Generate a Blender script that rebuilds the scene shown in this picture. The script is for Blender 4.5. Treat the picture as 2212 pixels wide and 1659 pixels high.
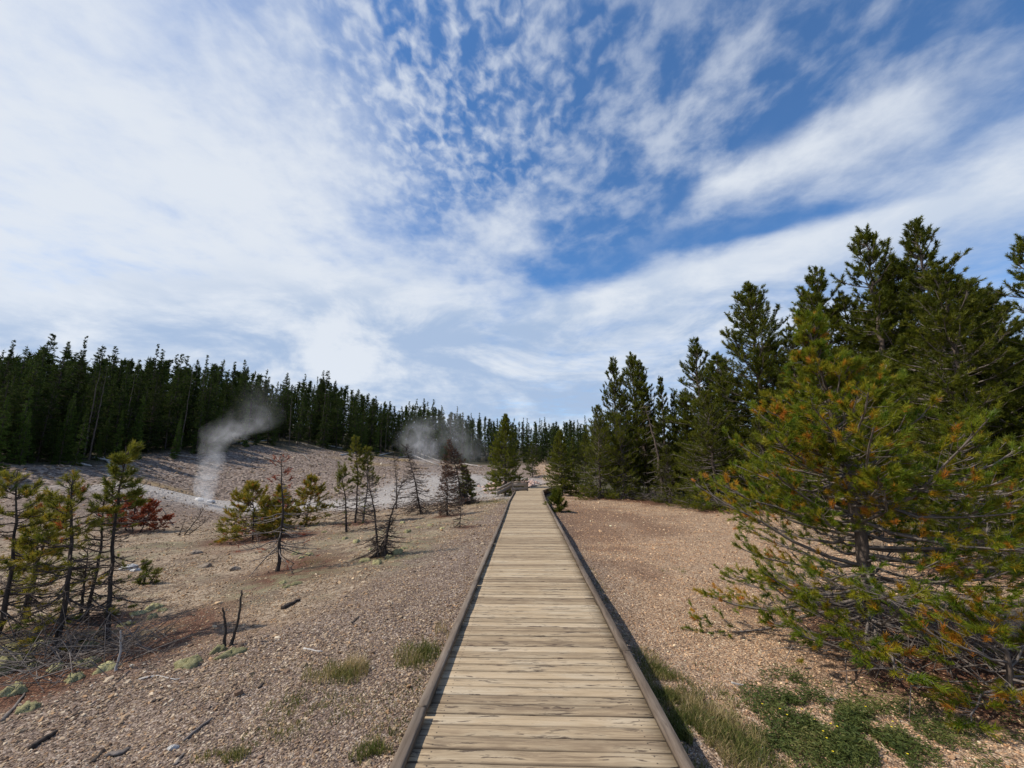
import bpy, math, random
import numpy as np
from mathutils import Vector, Matrix
R_ = math.radians
for o in list(bpy.data.objects):
    bpy.data.objects.remove(o)
scene = bpy.context.scene
col = scene.collection

# ------------------------------------------------------------------ camera
TILT, YAW = R_(10.84), R_(1.9)
CAM = np.array([-0.08, 0.0, 1.7])
cam_d = bpy.data.cameras.new('camera')
cam = bpy.data.objects.new('camera', cam_d)
col.objects.link(cam)
cam.location = CAM
cam.rotation_euler = (R_(90) + TILT, 0, YAW)
cam_d.sensor_fit = 'HORIZONTAL'
cam_d.sensor_width = 36.0
cam_d.lens = 36.0 * 0.4
cam_d.clip_start, cam_d.clip_end = 0.05, 3000
scene.camera = cam

# ------------------------------------------------------------------ exposure
vs = scene.view_settings
vs.view_transform, vs.look, vs.gamma, vs.exposure = 'Standard', 'None', 1.0, 0.0
vs.use_curve_mapping = False
scene.cycles.max_bounces = 6
scene.cycles.diffuse_bounces = 3
scene.cycles.transmission_bounces = 3
scene.cycles.transparent_max_bounces = 8
scene.cycles.volume_bounces = 3
scene.cycles.use_denoising = True
scene.cycles.caustics_reflective = scene.cycles.caustics_refractive = False

# ------------------------------------------------------------------ node expression helper
class E:
    """a socket with arithmetic"""
    def __init__(s, nt, sock): s.nt, s.s = nt, sock
    def _m(s, op, *a, clamp=False):
        n = s.nt.nodes.new('ShaderNodeMath'); n.operation = op; n.use_clamp = clamp
        for i, v in enumerate((s,) + a):
            if isinstance(v, E): s.nt.links.new(v.s, n.inputs[i])
            else: n.inputs[i].default_value = v
        return E(s.nt, n.outputs[0])
    def __add__(s, o): return s._m('ADD', o)
    __radd__ = __add__
    def __sub__(s, o): return s._m('SUBTRACT', o)
    def __rsub__(s, o): return (s * -1.0) + o
    def __mul__(s, o): return s._m('MULTIPLY', o)
    __rmul__ = __mul__
    def __truediv__(s, o): return s._m('DIVIDE', o)
    def pow(s, o): return s._m('POWER', o)
    def max(s, o): return s._m('MAXIMUM', o)
    def min(s, o): return s._m('MINIMUM', o)
    def exp(s): return s._m('EXPONENT')
    def sqrt(s): return s._m('SQRT')
    def abs(s): return s._m('ABSOLUTE')
    def frac(s): return s._m('FRACT')
    def clamp(s): return s._m('ADD', 0.0, clamp=True)
    def ss(s, a, b, lo=0.0, hi=1.0):
        n = s.nt.nodes.new('ShaderNodeMapRange'); n.interpolation_type = 'SMOOTHSTEP'
        s.nt.links.new(s.s, n.inputs[0])
        for i, v in enumerate((a, b, lo, hi)): n.inputs[i + 1].default_value = v
        return E(s.nt, n.outputs[0])
def sepxyz(nt, sock):
    n = nt.nodes.new('ShaderNodeSeparateXYZ'); nt.links.new(sock, n.inputs[0])
    return [E(nt, n.outputs[i]) for i in range(3)]
def comb(nt, x, y, z):
    n = nt.nodes.new('ShaderNodeCombineXYZ')
    for i, v in enumerate((x, y, z)):
        if isinstance(v, E): nt.links.new(v.s, n.inputs[i])
        else: n.inputs[i].default_value = v
    return n.outputs[0]
def noise(nt, vec, scale, detail=4, rough=0.55, dist=0.0, color=False):
    n = nt.nodes.new('ShaderNodeTexNoise'); nt.links.new(vec, n.inputs['Vector'])
    n.inputs['Scale'].default_value = scale; n.inputs['Detail'].default_value = detail
    n.inputs['Roughness'].default_value = rough; n.inputs['Distortion'].default_value = dist
    return n.outputs['Color'] if color else E(nt, n.outputs['Fac'])
def vscale(nt, vec, sc, loc=(0, 0, 0), rot=(0, 0, 0)):
    n = nt.nodes.new('ShaderNodeMapping'); nt.links.new(vec, n.inputs['Vector'])
    n.inputs['Scale'].default_value = sc; n.inputs['Location'].default_value = loc; n.inputs['Rotation'].default_value = rot
    return n.outputs[0]
def mixc(nt, fac, a, b, mode='MIX'):
    n = nt.nodes.new('ShaderNodeMix'); n.data_type = 'RGBA'; n.blend_type = mode
    if isinstance(fac, E): nt.links.new(fac.s, n.inputs[0])
    else: n.inputs[0].default_value = fac
    for i, v in ((6, a), (7, b)):
        if isinstance(v, tuple): n.inputs[i].default_value = (*v, 1) if len(v) == 3 else v
        else: nt.links.new(v, n.inputs[i])
    return n.outputs[2]
def ramp(nt, fac, stops, interp='LINEAR'):
    n = nt.nodes.new('ShaderNodeValToRGB'); n.color_ramp.interpolation = interp
    cr = n.color_ramp
    while len(cr.elements) < len(stops): cr.elements.new(0.5)
    for e, (p, c) in zip(cr.elements, stops):
        e.position = p; e.color = (*c, 1)
    nt.links.new(fac.s if isinstance(fac, E) else fac, n.inputs[0])
    return n.outputs[0]

# ------------------------------------------------------------------ sun and sky
SUN_AZ, SUN_EL = R_(-94), R_(50)          # azimuth from +Y towards +X
sun_dir = Vector((math.sin(SUN_AZ) * math.cos(SUN_EL), math.cos(SUN_AZ) * math.cos(SUN_EL), math.sin(SUN_EL)))
sl = bpy.data.lights.new('sun', 'SUN'); sl.energy = 4.4; sl.angle = R_(0.9); sl.color = (1.0, 0.93, 0.82)
so = bpy.data.objects.new('sun', sl); col.objects.link(so)
so.rotation_euler = (-sun_dir).to_track_quat('-Z', 'Y').to_euler()
so.location = sun_dir * 60

def build_world():
    w = bpy.data.worlds.new('World'); scene.world = w; w.use_nodes = True
    nt = w.node_tree; nt.nodes.clear()
    out = nt.nodes.new('ShaderNodeOutputWorld'); bg = nt.nodes.new('ShaderNodeBackground')
    sky = nt.nodes.new('ShaderNodeTexSky'); sky.sky_type = 'NISHITA'; sky.sun_disc = False
    sky.sun_elevation = SUN_EL; sky.sun_rotation = SUN_AZ; sky.altitude = 2300; sky.air_density = 1.0; sky.dust_density = 0.6; sky.ozone_density = 2.0
    hs = nt.nodes.new('ShaderNodeHueSaturation'); hs.inputs['Saturation'].default_value = 1.25; hs.inputs['Value'].default_value = 1.86
    nt.links.new(sky.outputs[0], hs.inputs['Color'])
    tc = nt.nodes.new('ShaderNodeTexCoord')
    x, y, z = sepxyz(nt, tc.outputs['Generated'])
    zz = z.max(0.0) + 0.08
    px, py = x / zz, y / zz
    p = comb(nt, px, py, 0.0)
    # domain warp for soft wispy edges
    wn = noise(nt, p, 2.3, 3, 0.5, color=True)
    vm = nt.nodes.new('ShaderNodeVectorMath'); vm.operation = 'SCALE'; vm.inputs['Scale'].default_value = 0.16
    nt.links.new(wn, vm.inputs[0])
    va = nt.nodes.new('ShaderNodeVectorMath'); va.operation = 'ADD'
    nt.links.new(p, va.inputs[0]); nt.links.new(vm.outputs[0], va.inputs[1])
    pw = va.outputs[0]
    qx, qy, _ = sepxyz(nt, pw)
    qx, qy = qx - 0.08, qy - 0.08
    def gauss(cx, cy, ang, sl_, ss_):
        c, s = math.cos(ang), math.sin(ang)
        a = ((qx - cx) * c + (qy - cy) * s) / sl_
        b = ((qx - cx) * -s + (qy - cy) * c) / ss_
        return ((a * a + b * b) * -1.0).exp()
    # the bands run from far left to near right
    band = noise(nt, vscale(nt, pw, (0.75, 2.4, 1), rot=(0, 0, R_(42))), 1.0, 7, 0.58)
    puff = noise(nt, pw, 3.2, 8, 0.6)
    lump = noise(nt, vscale(nt, p, (1.0, 0.8, 1), rot=(0, 0, R_(30))), 7.5, 6, 0.55, 0.2)
    fine = noise(nt, vscale(nt, p, (1.0, 0.75, 1), rot=(0, 0, R_(-25))), 26.0, 4, 0.5, 0.3)
    ripple = noise(nt, vscale(nt, tc.outputs['Generated'], (1.0, 1.0, 2.2), rot=(0, R_(-14), 0)), 3.8, 8, 0.62, 0.5)
    veil = (qx * -1.0).ss(0.05, 1.05)                          # thickening veil towards the sun side
    low = qy.ss(1.35, 2.3)
    blue = (gauss(0.50, 0.66, 0.0, 0.46, 0.34) * 0.95 + gauss(0.28, 1.58, R_(-40), 0.38, 0.19) * 1.0 + gauss(0.34, 1.15, R_(95), 0.34, 0.18) * 0.62
            + gauss(0.92, 1.36, R_(-26), 0.42, 0.075) * 0.65 + gauss(0.1, 0.15, 0.0, 0.8, 0.5) * 0.7 + gauss(-0.12, 0.95, R_(70), 0.35, 0.22) * 0.45)
    white = (gauss(0.86, 1.00, R_(-49), 0.50, 0.12) * 0.5 + gauss(0.85, 1.74, R_(-36), 0.85, 0.15) * 0.55 + gauss(0.62, 1.24, R_(-49), 0.16, 0.08) * 0.3
             + gauss(1.55, 1.05, R_(-45), 0.8, 0.26) * 0.5 + gauss(0.0, 1.40, R_(100), 0.30, 0.15) * 0.38)
    cover = (band - 0.5) * 0.75 + (puff - 0.5) * 0.9 + (lump - 0.5) * 0.5 + veil * 0.5 + low * 0.5 + white - blue * 0.85 + 0.40
    a1 = cover.ss(0.10, 1.06)
    cell = (fine * 0.60 + lump * 0.40).ss(0.41, 0.68)
    region = gauss(-0.22, 0.80, R_(100), 0.60, 0.42)
    a2 = (cell * region * 0.78).clamp()
    a3 = ((lump * 0.6 + puff * 0.4).ss(0.43, 0.66) * gauss(0.42, 0.95, R_(-45), 0.8, 0.42) * 0.6).clamp()
    alpha = (1.0 - (1.0 - a1 * 0.96) * (1.0 - a2) * (1.0 - a3) * 0.97).clamp()
    thick = (ripple * 0.8 + puff * 0.2).ss(0.37, 0.60)
    lowblue = (low * 0.85 + qx.ss(0.7, 1.6) * 0.45).clamp()
    shade = (thick * lowblue).clamp()
    cloud = mixc(nt, shade, (7.7, 8.2, 8.9), (3.5, 4.8, 7.0))
    c = mixc(nt, alpha, hs.outputs[0], cloud)
    c = mixc(nt, (z * -1.0).ss(-0.02, 0.05), c, (2.5, 2.6, 2.7))      # below the horizon: plain
    w.cycles.sampling_method = 'MANUAL'; w.cycles.sample_map_resolution = 256
    nt.links.new(c, bg.inputs['Color']); bg.inputs['Strength'].default_value = 0.1
    nt.links.new(bg.outputs[0], out.inputs[0])
build_world()

# ------------------------------------------------------------------ view rays (placing things in the world by where they stand)
F_, CX_, CY_ = 884.8, 1106.0, 829.5
def ray(u, v):
    x, z = (u - CX_) / F_, -(v - CY_) / F_
    y2, z2 = math.cos(TILT) - z * math.sin(TILT), math.sin(TILT) + z * math.cos(TILT)
    c, s = math.cos(YAW), math.sin(YAW)
    return np.array([x * c - y2 * s, x * s + y2 * c, z2])
def at_depth(u, v, Y):
    r = ray(u, v); return CAM + r * (Y / r[1])
def at_dist(u, v, D):
    r = ray(u, v); return CAM + r * (D / math.hypot(r[0], r[1]))

# ------------------------------------------------------------------ mesh helpers
def mesh_np(name, verts, faces, mats=(), tint=None, smooth=False, mat_idx=None):
    """verts (n,3); faces: (m,k) array with k 3 or 4"""
    me = bpy.data.meshes.new(name)
    verts = np.ascontiguousarray(verts, dtype=np.float32); faces = np.ascontiguousarray(faces, dtype=np.int32)
    m, k = faces.shape
    me.vertices.add(len(verts)); me.vertices.foreach_set('co', verts.ravel())
    me.loops.add(m * k); me.loops.foreach_set('vertex_index', faces.ravel())
    me.polygons.add(m)
    me.polygons.foreach_set('loop_start', np.arange(0, m * k, k, dtype=np.int32))
    me.polygons.foreach_set('loop_total', np.full(m, k, dtype=np.int32))
    if smooth: me.polygons.foreach_set('use_smooth', np.ones(m, dtype=bool))
    if mat_idx is not None: me.polygons.foreach_set('material_index', mat_idx.astype(np.int32))
    for mt in mats: me.materials.append(mt)
    if tint is not None:
        a = me.attributes.new('tint', 'FLOAT', 'POINT'); a.data.foreach_set('value', tint.astype(np.float32))
    me.update(calc_edges=True)
    return me
def link(name, data, parent=None, loc=None, label=None, cat=None, group=None, kind=None):
    o = bpy.data.objects.new(name, data); col.objects.link(o)
    if parent is not None: o.parent = parent
    if loc is not None: o.location = [float(v) for v in loc]
    if label: o['label'] = label
    if cat: o['category'] = cat
    if group: o['group'] = group
    if kind: o['kind'] = kind
    return o
def copy_tree(src, loc, rz=0.0, sc=(1, 1, 1), label=None, tilt=(0, 0)):
    r = src.copy(); col.objects.link(r)
    r.location = [float(v) for v in loc]; r.rotation_euler = (tilt[0], tilt[1], rz); r.scale = sc
    if label: r['label'] = label
    for ch in src.children:
        c = ch.copy(); col.objects.link(c); c.parent = r
        for g in ch.children:
            d = g.copy(); col.objects.link(d); d.parent = c
    return r
def unit(a): return a / np.maximum(np.linalg.norm(a, axis=-1, keepdims=True), 1e-9)
def frame(d):
    up = np.where(np.abs(d[..., 2:3]) < 0.9, np.array([0, 0, 1.0]), np.array([1.0, 0, 0]))
    a = unit(np.cross(d, up)); return a, np.cross(d, a)
def cones(P0, P1, r0, r1, sides=3):
    """batch of open tapered sticks -> verts, quads"""
    n = len(P0); d = unit(P1 - P0); a, b = frame(d)
    th = np.arange(sides) * 2 * math.pi / sides
    ring = a[:, None] * np.cos(th)[None, :, None] + b[:, None] * np.sin(th)[None, :, None]
    V = np.concatenate([P0[:, None] + ring * r0[:, None, None], P1[:, None] + ring * r1[:, None, None]], 1).reshape(-1, 3)
    i = np.arange(sides); j = (i + 1) % sides
    q = np.stack([i, j, j + sides, i + sides], 1)
    Q = (np.arange(n)[:, None, None] * 2 * sides + q[None]).reshape(-1, 4)
    return V, Q
def tube(pts, rad, sides=8, rough=0.0, rng=None, cap=True):
    pts = np.asarray(pts, float); rad = np.asarray(rad, float); n = len(pts)
    d = unit(np.gradient(pts, axis=0)); 
    a0 = np.array([1.0, 0, 0]) if abs(d[0, 0]) < 0.8 else np.array([0, 1.0, 0])
    V = []
    for i in range(n):
        a = a0 - d[i] * np.dot(a0, d[i]); a /= np.linalg.norm(a); b = np.cross(d[i], a); a0 = a
        th = np.arange(sides) * 2 * math.pi / sides
        rr = rad[i] * (1 + (rng.uniform(-rough, rough, sides) if rng is not None else 0))
        V.append(pts[i] + (np.cos(th) * rr)[:, None] * a + (np.sin(th) * rr)[:, None] * b)
    V = np.concatenate(V)
    i = np.arange(sides); j = (i + 1) % sides
    Q = np.concatenate([np.stack([i + k * sides, j + k * sides, j + (k + 1) * sides, i + (k + 1) * sides], 1) for k in range(n - 1)])
    if cap:
        V = np.concatenate([V, pts[:1], pts[-1:]]); c0, c1 = len(V) - 2, len(V) - 1
        Q = np.concatenate([Q, np.stack([j, i, np.full(sides, c0), np.full(sides, c0)], 1)[:, [0, 1, 2, 2]],
                            np.stack([i + (n - 1) * sides, j + (n - 1) * sides, np.full(sides, c1), np.full(sides, c1)], 1)])
    return V, Q
def tri_fix(Q):
    """quads with a repeated last index -> triangles, all as triangles"""
    t1 = Q[:, [0, 1, 2]]; deg = Q[:, 2] == Q[:, 3]; t2 = Q[~deg][:, [0, 2, 3]]
    return np.concatenate([t1, t2])
def join(parts):
    V, T, off = [], [], 0
    for v, q in parts:
        V.append(v); T.append((tri_fix(q) if q.shape[1] == 4 else q) + off); off += len(v)
    return np.concatenate(V), np.concatenate(T)
def needles(rng, P, A, k, seg, ln, wd, spread=1.0, fwd=0.70):
    """bottle-brush shoots: k flat needles round each shoot P (tip base) along axis A -> verts, tris, shoot index"""
    n = len(P); A = unit(A); a, b = frame(A)
    th = rng.uniform(0, 2 * math.pi, (n, k)); t = rng.uniform(-1, 0.15, (n, k))
    sp = spread * rng.uniform(0.5, 1.2, (n, k)) * np.clip(1.0 - 0.55 * (t + 1) * 0.8, 0.3, 1)
    D = unit(A[:, None] * fwd + (a[:, None] * np.cos(th)[..., None] + b[:, None] * np.sin(th)[..., None]) * sp[..., None])
    B = P[:, None] + A[:, None] * (t * np.reshape(seg, (-1, 1)))[..., None]
    L = (np.reshape(ln, (-1, 1)) * rng.uniform(0.7, 1.15, (n, k)))[..., None]
    W = unit(np.cross(D, rng.normal(size=(n, k, 3)))) * np.reshape(wd, (-1, 1, 1))
    V = np.stack([B - W * 0.5, B + W * 0.5, B + D * L], 2).reshape(-1, 3)
    T = np.arange(n * k * 3).reshape(-1, 3)
    return V, T

# ------------------------------------------------------------------ materials
def new_mat(name):
    m = bpy.data.materials.new(name); m.use_nodes = True
    nt = m.node_tree; b = nt.nodes['Principled BSDF']; b.inputs['Specular IOR Level'].default_value = 0.25
    return m, nt, b
def bump(nt, b, h, strength, dist):
    n = nt.nodes.new('ShaderNodeBump'); n.inputs['Strength'].default_value = strength; n.inputs['Distance'].default_value = dist
    nt.links.new(h.s if isinstance(h, E) else h, n.inputs['Height']); nt.links.new(n.outputs[0], b.inputs['Normal'])
    return n
def attr(nt, name, kind='GEOMETRY'):
    n = nt.nodes.new('ShaderNodeAttribute'); n.attribute_name = name; n.attribute_type = kind; return n
def needle_mat(name, stops, trans=0.3, rough=0.45, var=0.35, spec=0.2):
    m, nt, b = new_mat(name)
    a = attr(nt, 'tint'); oi = nt.nodes.new('ShaderNodeObjectInfo')
    c = ramp(nt, E(nt, a.outputs['Fac']), stops)
    hs = nt.nodes.new('ShaderNodeHueSaturation'); nt.links.new(c, hs.inputs['Color'])
    b.inputs['Specular IOR Level'].default_value = spec
    v = E(nt, oi.outputs['Random']) * var + (1.0 - var * .5); nt.links.new(v.s, hs.inputs['Value'])
    nt.links.new(hs.outputs[0], b.inputs['Base Color']); b.inputs['Roughness'].default_value = rough
    tr = nt.nodes.new('ShaderNodeBsdfTranslucent'); nt.links.new(hs.outputs[0], tr.inputs['Color'])
    mx = nt.nodes.new('ShaderNodeMixShader'); mx.inputs[0].default_value = trans
    nt.links.new(b.outputs[0], mx.inputs[1]); nt.links.new(tr.outputs[0], mx.inputs[2])
    nt.links.new(mx.outputs[0], nt.nodes['Material Output'].inputs['Surface'])
    return m
def bark_mat(name, c0, c1, scale=18):
    m, nt, b = new_mat(name)
    tc = nt.nodes.new('ShaderNodeTexCoord')
    v = vscale(nt, tc.outputs['Object'], (1, 1, 0.35))
    n = noise(nt, v, scale, 5, 0.65); nt.links.new(ramp(nt, n, [(0.3, c0), (0.7, c1)]), b.inputs['Base Color'])
    b.inputs['Roughness'].default_value = 0.9; bump(nt, b, n, 0.8, 0.02)
    return m
G_DARK, G_MID, G_YEL = (0.016, 0.032, 0.008), (0.050, 0.085, 0.014), (0.10, 0.12, 0.018)
M = {}
M['needle_forest'] = needle_mat('needle_forest', [(0, (0.026, 0.044, 0.010)), (0.6, (0.062, 0.088, 0.017)), (1, (0.12, 0.135, 0.028))], 0.25, 0.75, 0.8, 0.08)
M['needle_young'] = needle_mat('needle_young', [(0, (0.040, 0.070, 0.012)), (0.6, (0.070, 0.110, 0.018)), (1, (0.11, 0.14, 0.028))], 0.25, 0.7, 0.6, 0.1)
M['needle_pine'] = needle_mat('needle_pine', [(0, (0.044, 0.062, 0.007)), (0.5, (0.115, 0.135, 0.012)), (1, (0.23, 0.22, 0.020))], 0.36)
M['needle_near'] = needle_mat('needle_near', [(0, (0.080, 0.140, 0.013)), (0.35, (0.175, 0.205, 0.015)), (0.62, (0.30, 0.255, 0.019)), (0.80, (0.46, 0.26, 0.022)), (1, (0.48, 0.19, 0.03))], 0.42)
M['needle_sick'] = needle_mat('needle_sick', [(0, (0.085, 0.115, 0.016)), (0.5, (0.27, 0.235, 0.028)), (0.8, (0.42, 0.26, 0.03)), (1, (0.42, 0.13, 0.035))], 0.4)
M['needle_red'] = needle_mat('needle_red', [(0, (0.22, 0.050, 0.024)), (0.6, (0.38, 0.095, 0.040)), (1, (0.46, 0.16, 0.06))], 0.4)
M['needle_brown'] = needle_mat('needle_brown', [(0, (0.030, 0.020, 0.016)), (0.6, (0.075, 0.045, 0.032)), (1, (0.17, 0.075, 0.04))], 0.1)
M['bark_pine'] = bark_mat('bark_pine', (0.045, 0.033, 0.026), (0.17, 0.13, 0.105))
M['bark_dark'] = bark_mat('bark_dark', (0.018, 0.014, 0.012), (0.085, 0.065, 0.052))
M['bark_grey'] = bark_mat('bark_grey', (0.10, 0.085, 0.075), (0.30, 0.27, 0.245))
M['twig_grey'] = bark_mat('twig_grey', (0.09, 0.075, 0.065), (0.24, 0.20, 0.175), 9)
M['twig_dark'] = bark_mat('twig_dark', (0.030, 0.022, 0.018), (0.12, 0.09, 0.075), 9)
M['dead_white'] = bark_mat('dead_white', (0.25, 0.22, 0.20), (0.55, 0.52, 0.48), 7)

# ------------------------------------------------------------------ terrain
def slope_pt(u, v, D):
    return at_dist(u, v, D)
ctrl = [(0, -6, -.20), (0, 2, -.18), (0, 8, -.18), (0, 16, -.20), (0, 24, -.3), (-1.1, 2, -.10), (-1.1, 6, -.10), (-1.1, 12, -.14), (-1.1, 20, -.24),
        (1.1, 2, -.40), (1.1, 6, -.42), (1.1, 12, -.42), (1.1, 20, -.38), (3, 4, -.44), (3, 10, -.42), (5, 18, -.36), (4, 24, -.34), (7, 8, -.28), (9, 5, 0.0), (10, 14, .0), (14, 10, .25), (14, 22, .1),
        (20, 8, .8), (24, 24, .9), (40, 20, 2.2), (45, 50, 2.5), (10, 34, -.1), (20, 45, .6), (9, -6, 0), (30, -10, 1),
        (-3, 2, -.22), (-3, 6, -.26), (-3, 12, -.36), (-3, 18, -.48), (-5, 4, -.38), (-6, 9, -.52), (-7, 14, -.66), (-6, 20, -.72), (-9, 6, -.6), (-10, 12, -.78), (-13, 13, -.9), (-14, 8, -.85), (-18, 10, -.95), (-5, -8, -.3), (-14, -4, -.6),
        (-2.5, 26, -.55), (-4, 32, -.8), (-8, 27, -.95), (-12, 22, -1.05), (-18, 24, -1.1), (-18, 17, -1.1), (-24, 14, -1.1), (-23.5, 30.5, -1.0), (-28, 22, -.9), (-14, 32, -.8), (-30, 5, -.6),
        (0, 34, -.4), (3, 40, -.2), (8, 60, .8), (0, 60, 1.0), (-5, 48, .3), (0, 90, 1.8), (30, 90, 3), (60, 90, 5), (70, 30, 5)]
for u, v, D in [(100, 1050, 31), (250, 1040, 36), (0, 1003, 42), (120, 1002, 44), (250, 985, 49), (400, 968, 56), (600, 957, 62), (690, 968, 64), (768, 976, 67), (850, 985, 72), (950, 995, 72), (1040, 1003, 70),
                (440, 1050, 43), (440, 1005, 49), (600, 1050, 42), (600, 1000, 52), (770, 1035, 44), (770, 1000, 55), (880, 1035, 42), (940, 1020, 50),
                (0, 985, 60), (250, 955, 75), (600, 930, 90), (850, 965, 105), (1040, 985, 110), (0, 960, 110), (600, 915, 150), (1040, 970, 170), (1300, 965, 170)]:
    ctrl.append(tuple(slope_pt(u, v, D)))
ctrl = np.array(ctrl, float)
def _phi(r2): return 0.5 * r2 * np.log(r2 + 1e-9)
def _tps(c, lam):
    xy, z = c[:, :2] / 50.0, c[:, 2]; n = len(c)
    K = _phi(((xy[:, None] - xy[None]) ** 2).sum(-1)) + lam * np.eye(n)
    Pm = np.concatenate([np.ones((n, 1)), xy], 1)
    A = np.block([[K, Pm], [Pm.T, np.zeros((3, 3))]])
    return np.linalg.solve(A, np.concatenate([z, np.zeros(3)]))
_w = _tps(ctrl, 2e-4)
def vnoise(x, y, f, seed=0):
    """cheap smooth value noise"""
    x, y = np.asarray(x) * f, np.asarray(y) * f
    xi, yi = np.floor(x), np.floor(y); fx, fy = x - xi, y - yi
    fx, fy = fx * fx * (3 - 2 * fx), fy * fy * (3 - 2 * fy)
    def h(a, b):
        q = np.sin(a * 127.1 + b * 311.7 + seed * 74.7) * 43758.5453; return q - np.floor(q)
    return (h(xi, yi) * (1 - fx) + h(xi + 1, yi) * fx) * (1 - fy) + (h(xi, yi + 1) * (1 - fx) + h(xi + 1, yi + 1) * fx) * fy
def terrain_z(x, y):
    x, y = np.atleast_1d(np.asarray(x, float)), np.atleast_1d(np.asarray(y, float))
    sh = x.shape; x, y = x.ravel(), y.ravel()
    r = np.hypot(x, y); k = np.minimum(1, 190 / np.maximum(r, 1e-6)); xc, yc = x * k, y * k
    out = np.empty(len(x)); cx = ctrl[:, :2] / 50.0; n = len(ctrl)
    for i in range(0, len(x), 20000):
        P = np.stack([xc[i:i + 20000], yc[i:i + 20000]], 1) / 50.0
        out[i:i + 20000] = _phi(((P[:, None] - cx[None]) ** 2).sum(-1)) @ _w[:n] + _w[n] + P @ _w[n + 1:]
    out = np.clip(out, -3, 14)
    away = np.clip((np.abs(x) - 0.9) / 0.8, 0, 1)
    out += away * ((vnoise(x, y, 0.9, 1) - .5) * 0.07 + (vnoise(x, y, 2.7, 2) - .5) * 0.04 + (vnoise(x, y, 0.22, 3) - .5) * 0.12 * np.clip(r / 12, 0, 1))
    out += np.clip((r - 22) / 30, 0, 1) * (vnoise(x, y, 0.5, 5) - .5) * 0.35
    return out.reshape(sh)
def tz(x, y): return float(terrain_z([x], [y])[0])
def ground_at(u, v):
    """where the view ray meets the terrain"""
    r = ray(u, v); h = math.hypot(r[0], r[1]); D = np.concatenate([np.arange(1.5, 20, .05), np.arange(20, 160, .25)])
    P = CAM[None] + r[None] * (D / h)[:, None]
    below = P[:, 2] < terrain_z(P[:, 0], P[:, 1])
    i = int(np.argmax(below)) if below.any() else len(D) - 1
    return np.array([P[i, 0], P[i, 1], tz(P[i, 0], P[i, 1])])

def seg_dist(x, y, pts):
    d = np.full(np.shape(x), 1e9)
    for (x0, y0), (x1, y1) in zip(pts[:-1], pts[1:]):
        dx, dy = x1 - x0, y1 - y0; t = np.clip(((x - x0) * dx + (y - y0) * dy) / (dx * dx + dy * dy), 0, 1)
        d = np.minimum(d, np.hypot(x - x0 - t * dx, y - y0 - t * dy))
    return d
CHANNEL = [(-34, 16), (-24, 23), (-20, 27), (-16, 28), (-11, 29), (-7, 30), (-3.5, 31), (-1.6, 34), (0, 40)]
litter_spots = []          # (x, y, radius) red-brown needle litter under trees
def sstep(a, b, x): t = np.clip((x - a) / (b - a), 0, 1); return t * t * (3 - 2 * t)

# ------------------------------------------------------------------ where the trees stand (base pixel on the ground, top pixel)
SPOTS = {}
def spot(key, base, top, litter=0.0):
    g = ground_at(*base); t = at_depth(top[0], top[1], g[1])
    SPOTS[key] = (g, t)
    if litter: litter_spots.append((g[0], g[1], litter))
spot('edge_a', (-12, 1415), (38, 1012), 1.3); spot('edge_b', (34, 1375), (92, 1105), .9); spot('main', (120, 1412), (172, 979), 1.5)
spot('side', (184, 1345), (226, 1058), .8); spot('red', (285, 1152), (290, 1064), .8); spot('bent', (398, 1156), (444, 1092))
spot('leaner', (374, 1136), (323, 1068)); spot('sap', (310, 1262), (316, 1212)); spot('stump_a', (484, 1400), (481, 1313)); spot('stump_b', (499, 1396), (522, 1275))
spot('pale', (250, 1450), (260, 1362)); spot('yel_a', (546, 1166), (543, 1050), 2.0); spot('spire', (599, 1234), (606, 985), 1.3); spot('yel_b', (660, 1134), (674, 1032), .7)
spot('trio_a', (767, 1130), (768, 945), 1.0); spot('trio_b', (784, 1128), (795, 968)); spot('trio_c', (748, 1150), (735, 1010))
spot('fork', (817, 1202), (793, 1024), .5); spot('thin', (856, 1100), (850, 984)); spot('lean_a', (909, 1110), (874, 961)); spot('dark_a', (966, 1114), (960, 996), .6)
spot('lean_b', (999, 1092), (968, 950), .6); spot('dark_b', (1011, 1088), (1002, 1008), .6); spot('twiggy', (993, 1139), (994, 1085), .5)
spot('near', (1900, 1392), (1748, 700), 1.6); spot('near_b', (2130, 1235), (2062, 905), 1.2); spot('low_right', (2185, 1520), (2140, 1320), .8)
RIGHT = [  # top pixel, depth, crown kind
    (1608, 622, 20.0), (1506, 738, 21.5), (1530, 850, 18.0), (1732, 640, 16.5), (1771, 588, 15.0), (1852, 512, 13.5), (1984, 484, 12.0), (2012, 580, 10.2), (2200, 528, 9.2),
    (1690, 800, 18.0), (2120, 690, 13.0), (1900, 700, 15.5), (2085, 820, 9.6), (1640, 905, 17.0), (2250, 640, 11.5), (1560, 800, 24.0), (1800, 760, 19.0), (1950, 640, 17.0),
    (1470, 858, 22.5), (1545, 770, 23.0), (1662, 742, 19.5), (1704, 715, 17.5), (1826, 640, 14.6), (1905, 610, 14.0), (1935, 565, 13.2), (2072, 610, 11.6), (2135, 640, 10.6), (2165, 760, 10.0), (1500, 935, 19.8), (1440, 965, 21.4), (2040, 900, 12.0)]
CENTRE = [(1321, 780, 26.0), (1363, 768, 25.0), (1385, 782, 24.4), (1288, 880, 24.2), (1423, 818, 22.6), (1262, 940, 26.5), (1450, 850, 24.5), (1476, 900, 22.0), (1340, 900, 23.6), (1405, 900, 26.5)]
for u, v, Y in RIGHT + CENTRE:
    p = at_depth(u, v, Y); litter_spots.append((p[0], p[1], 1.9))

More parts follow.
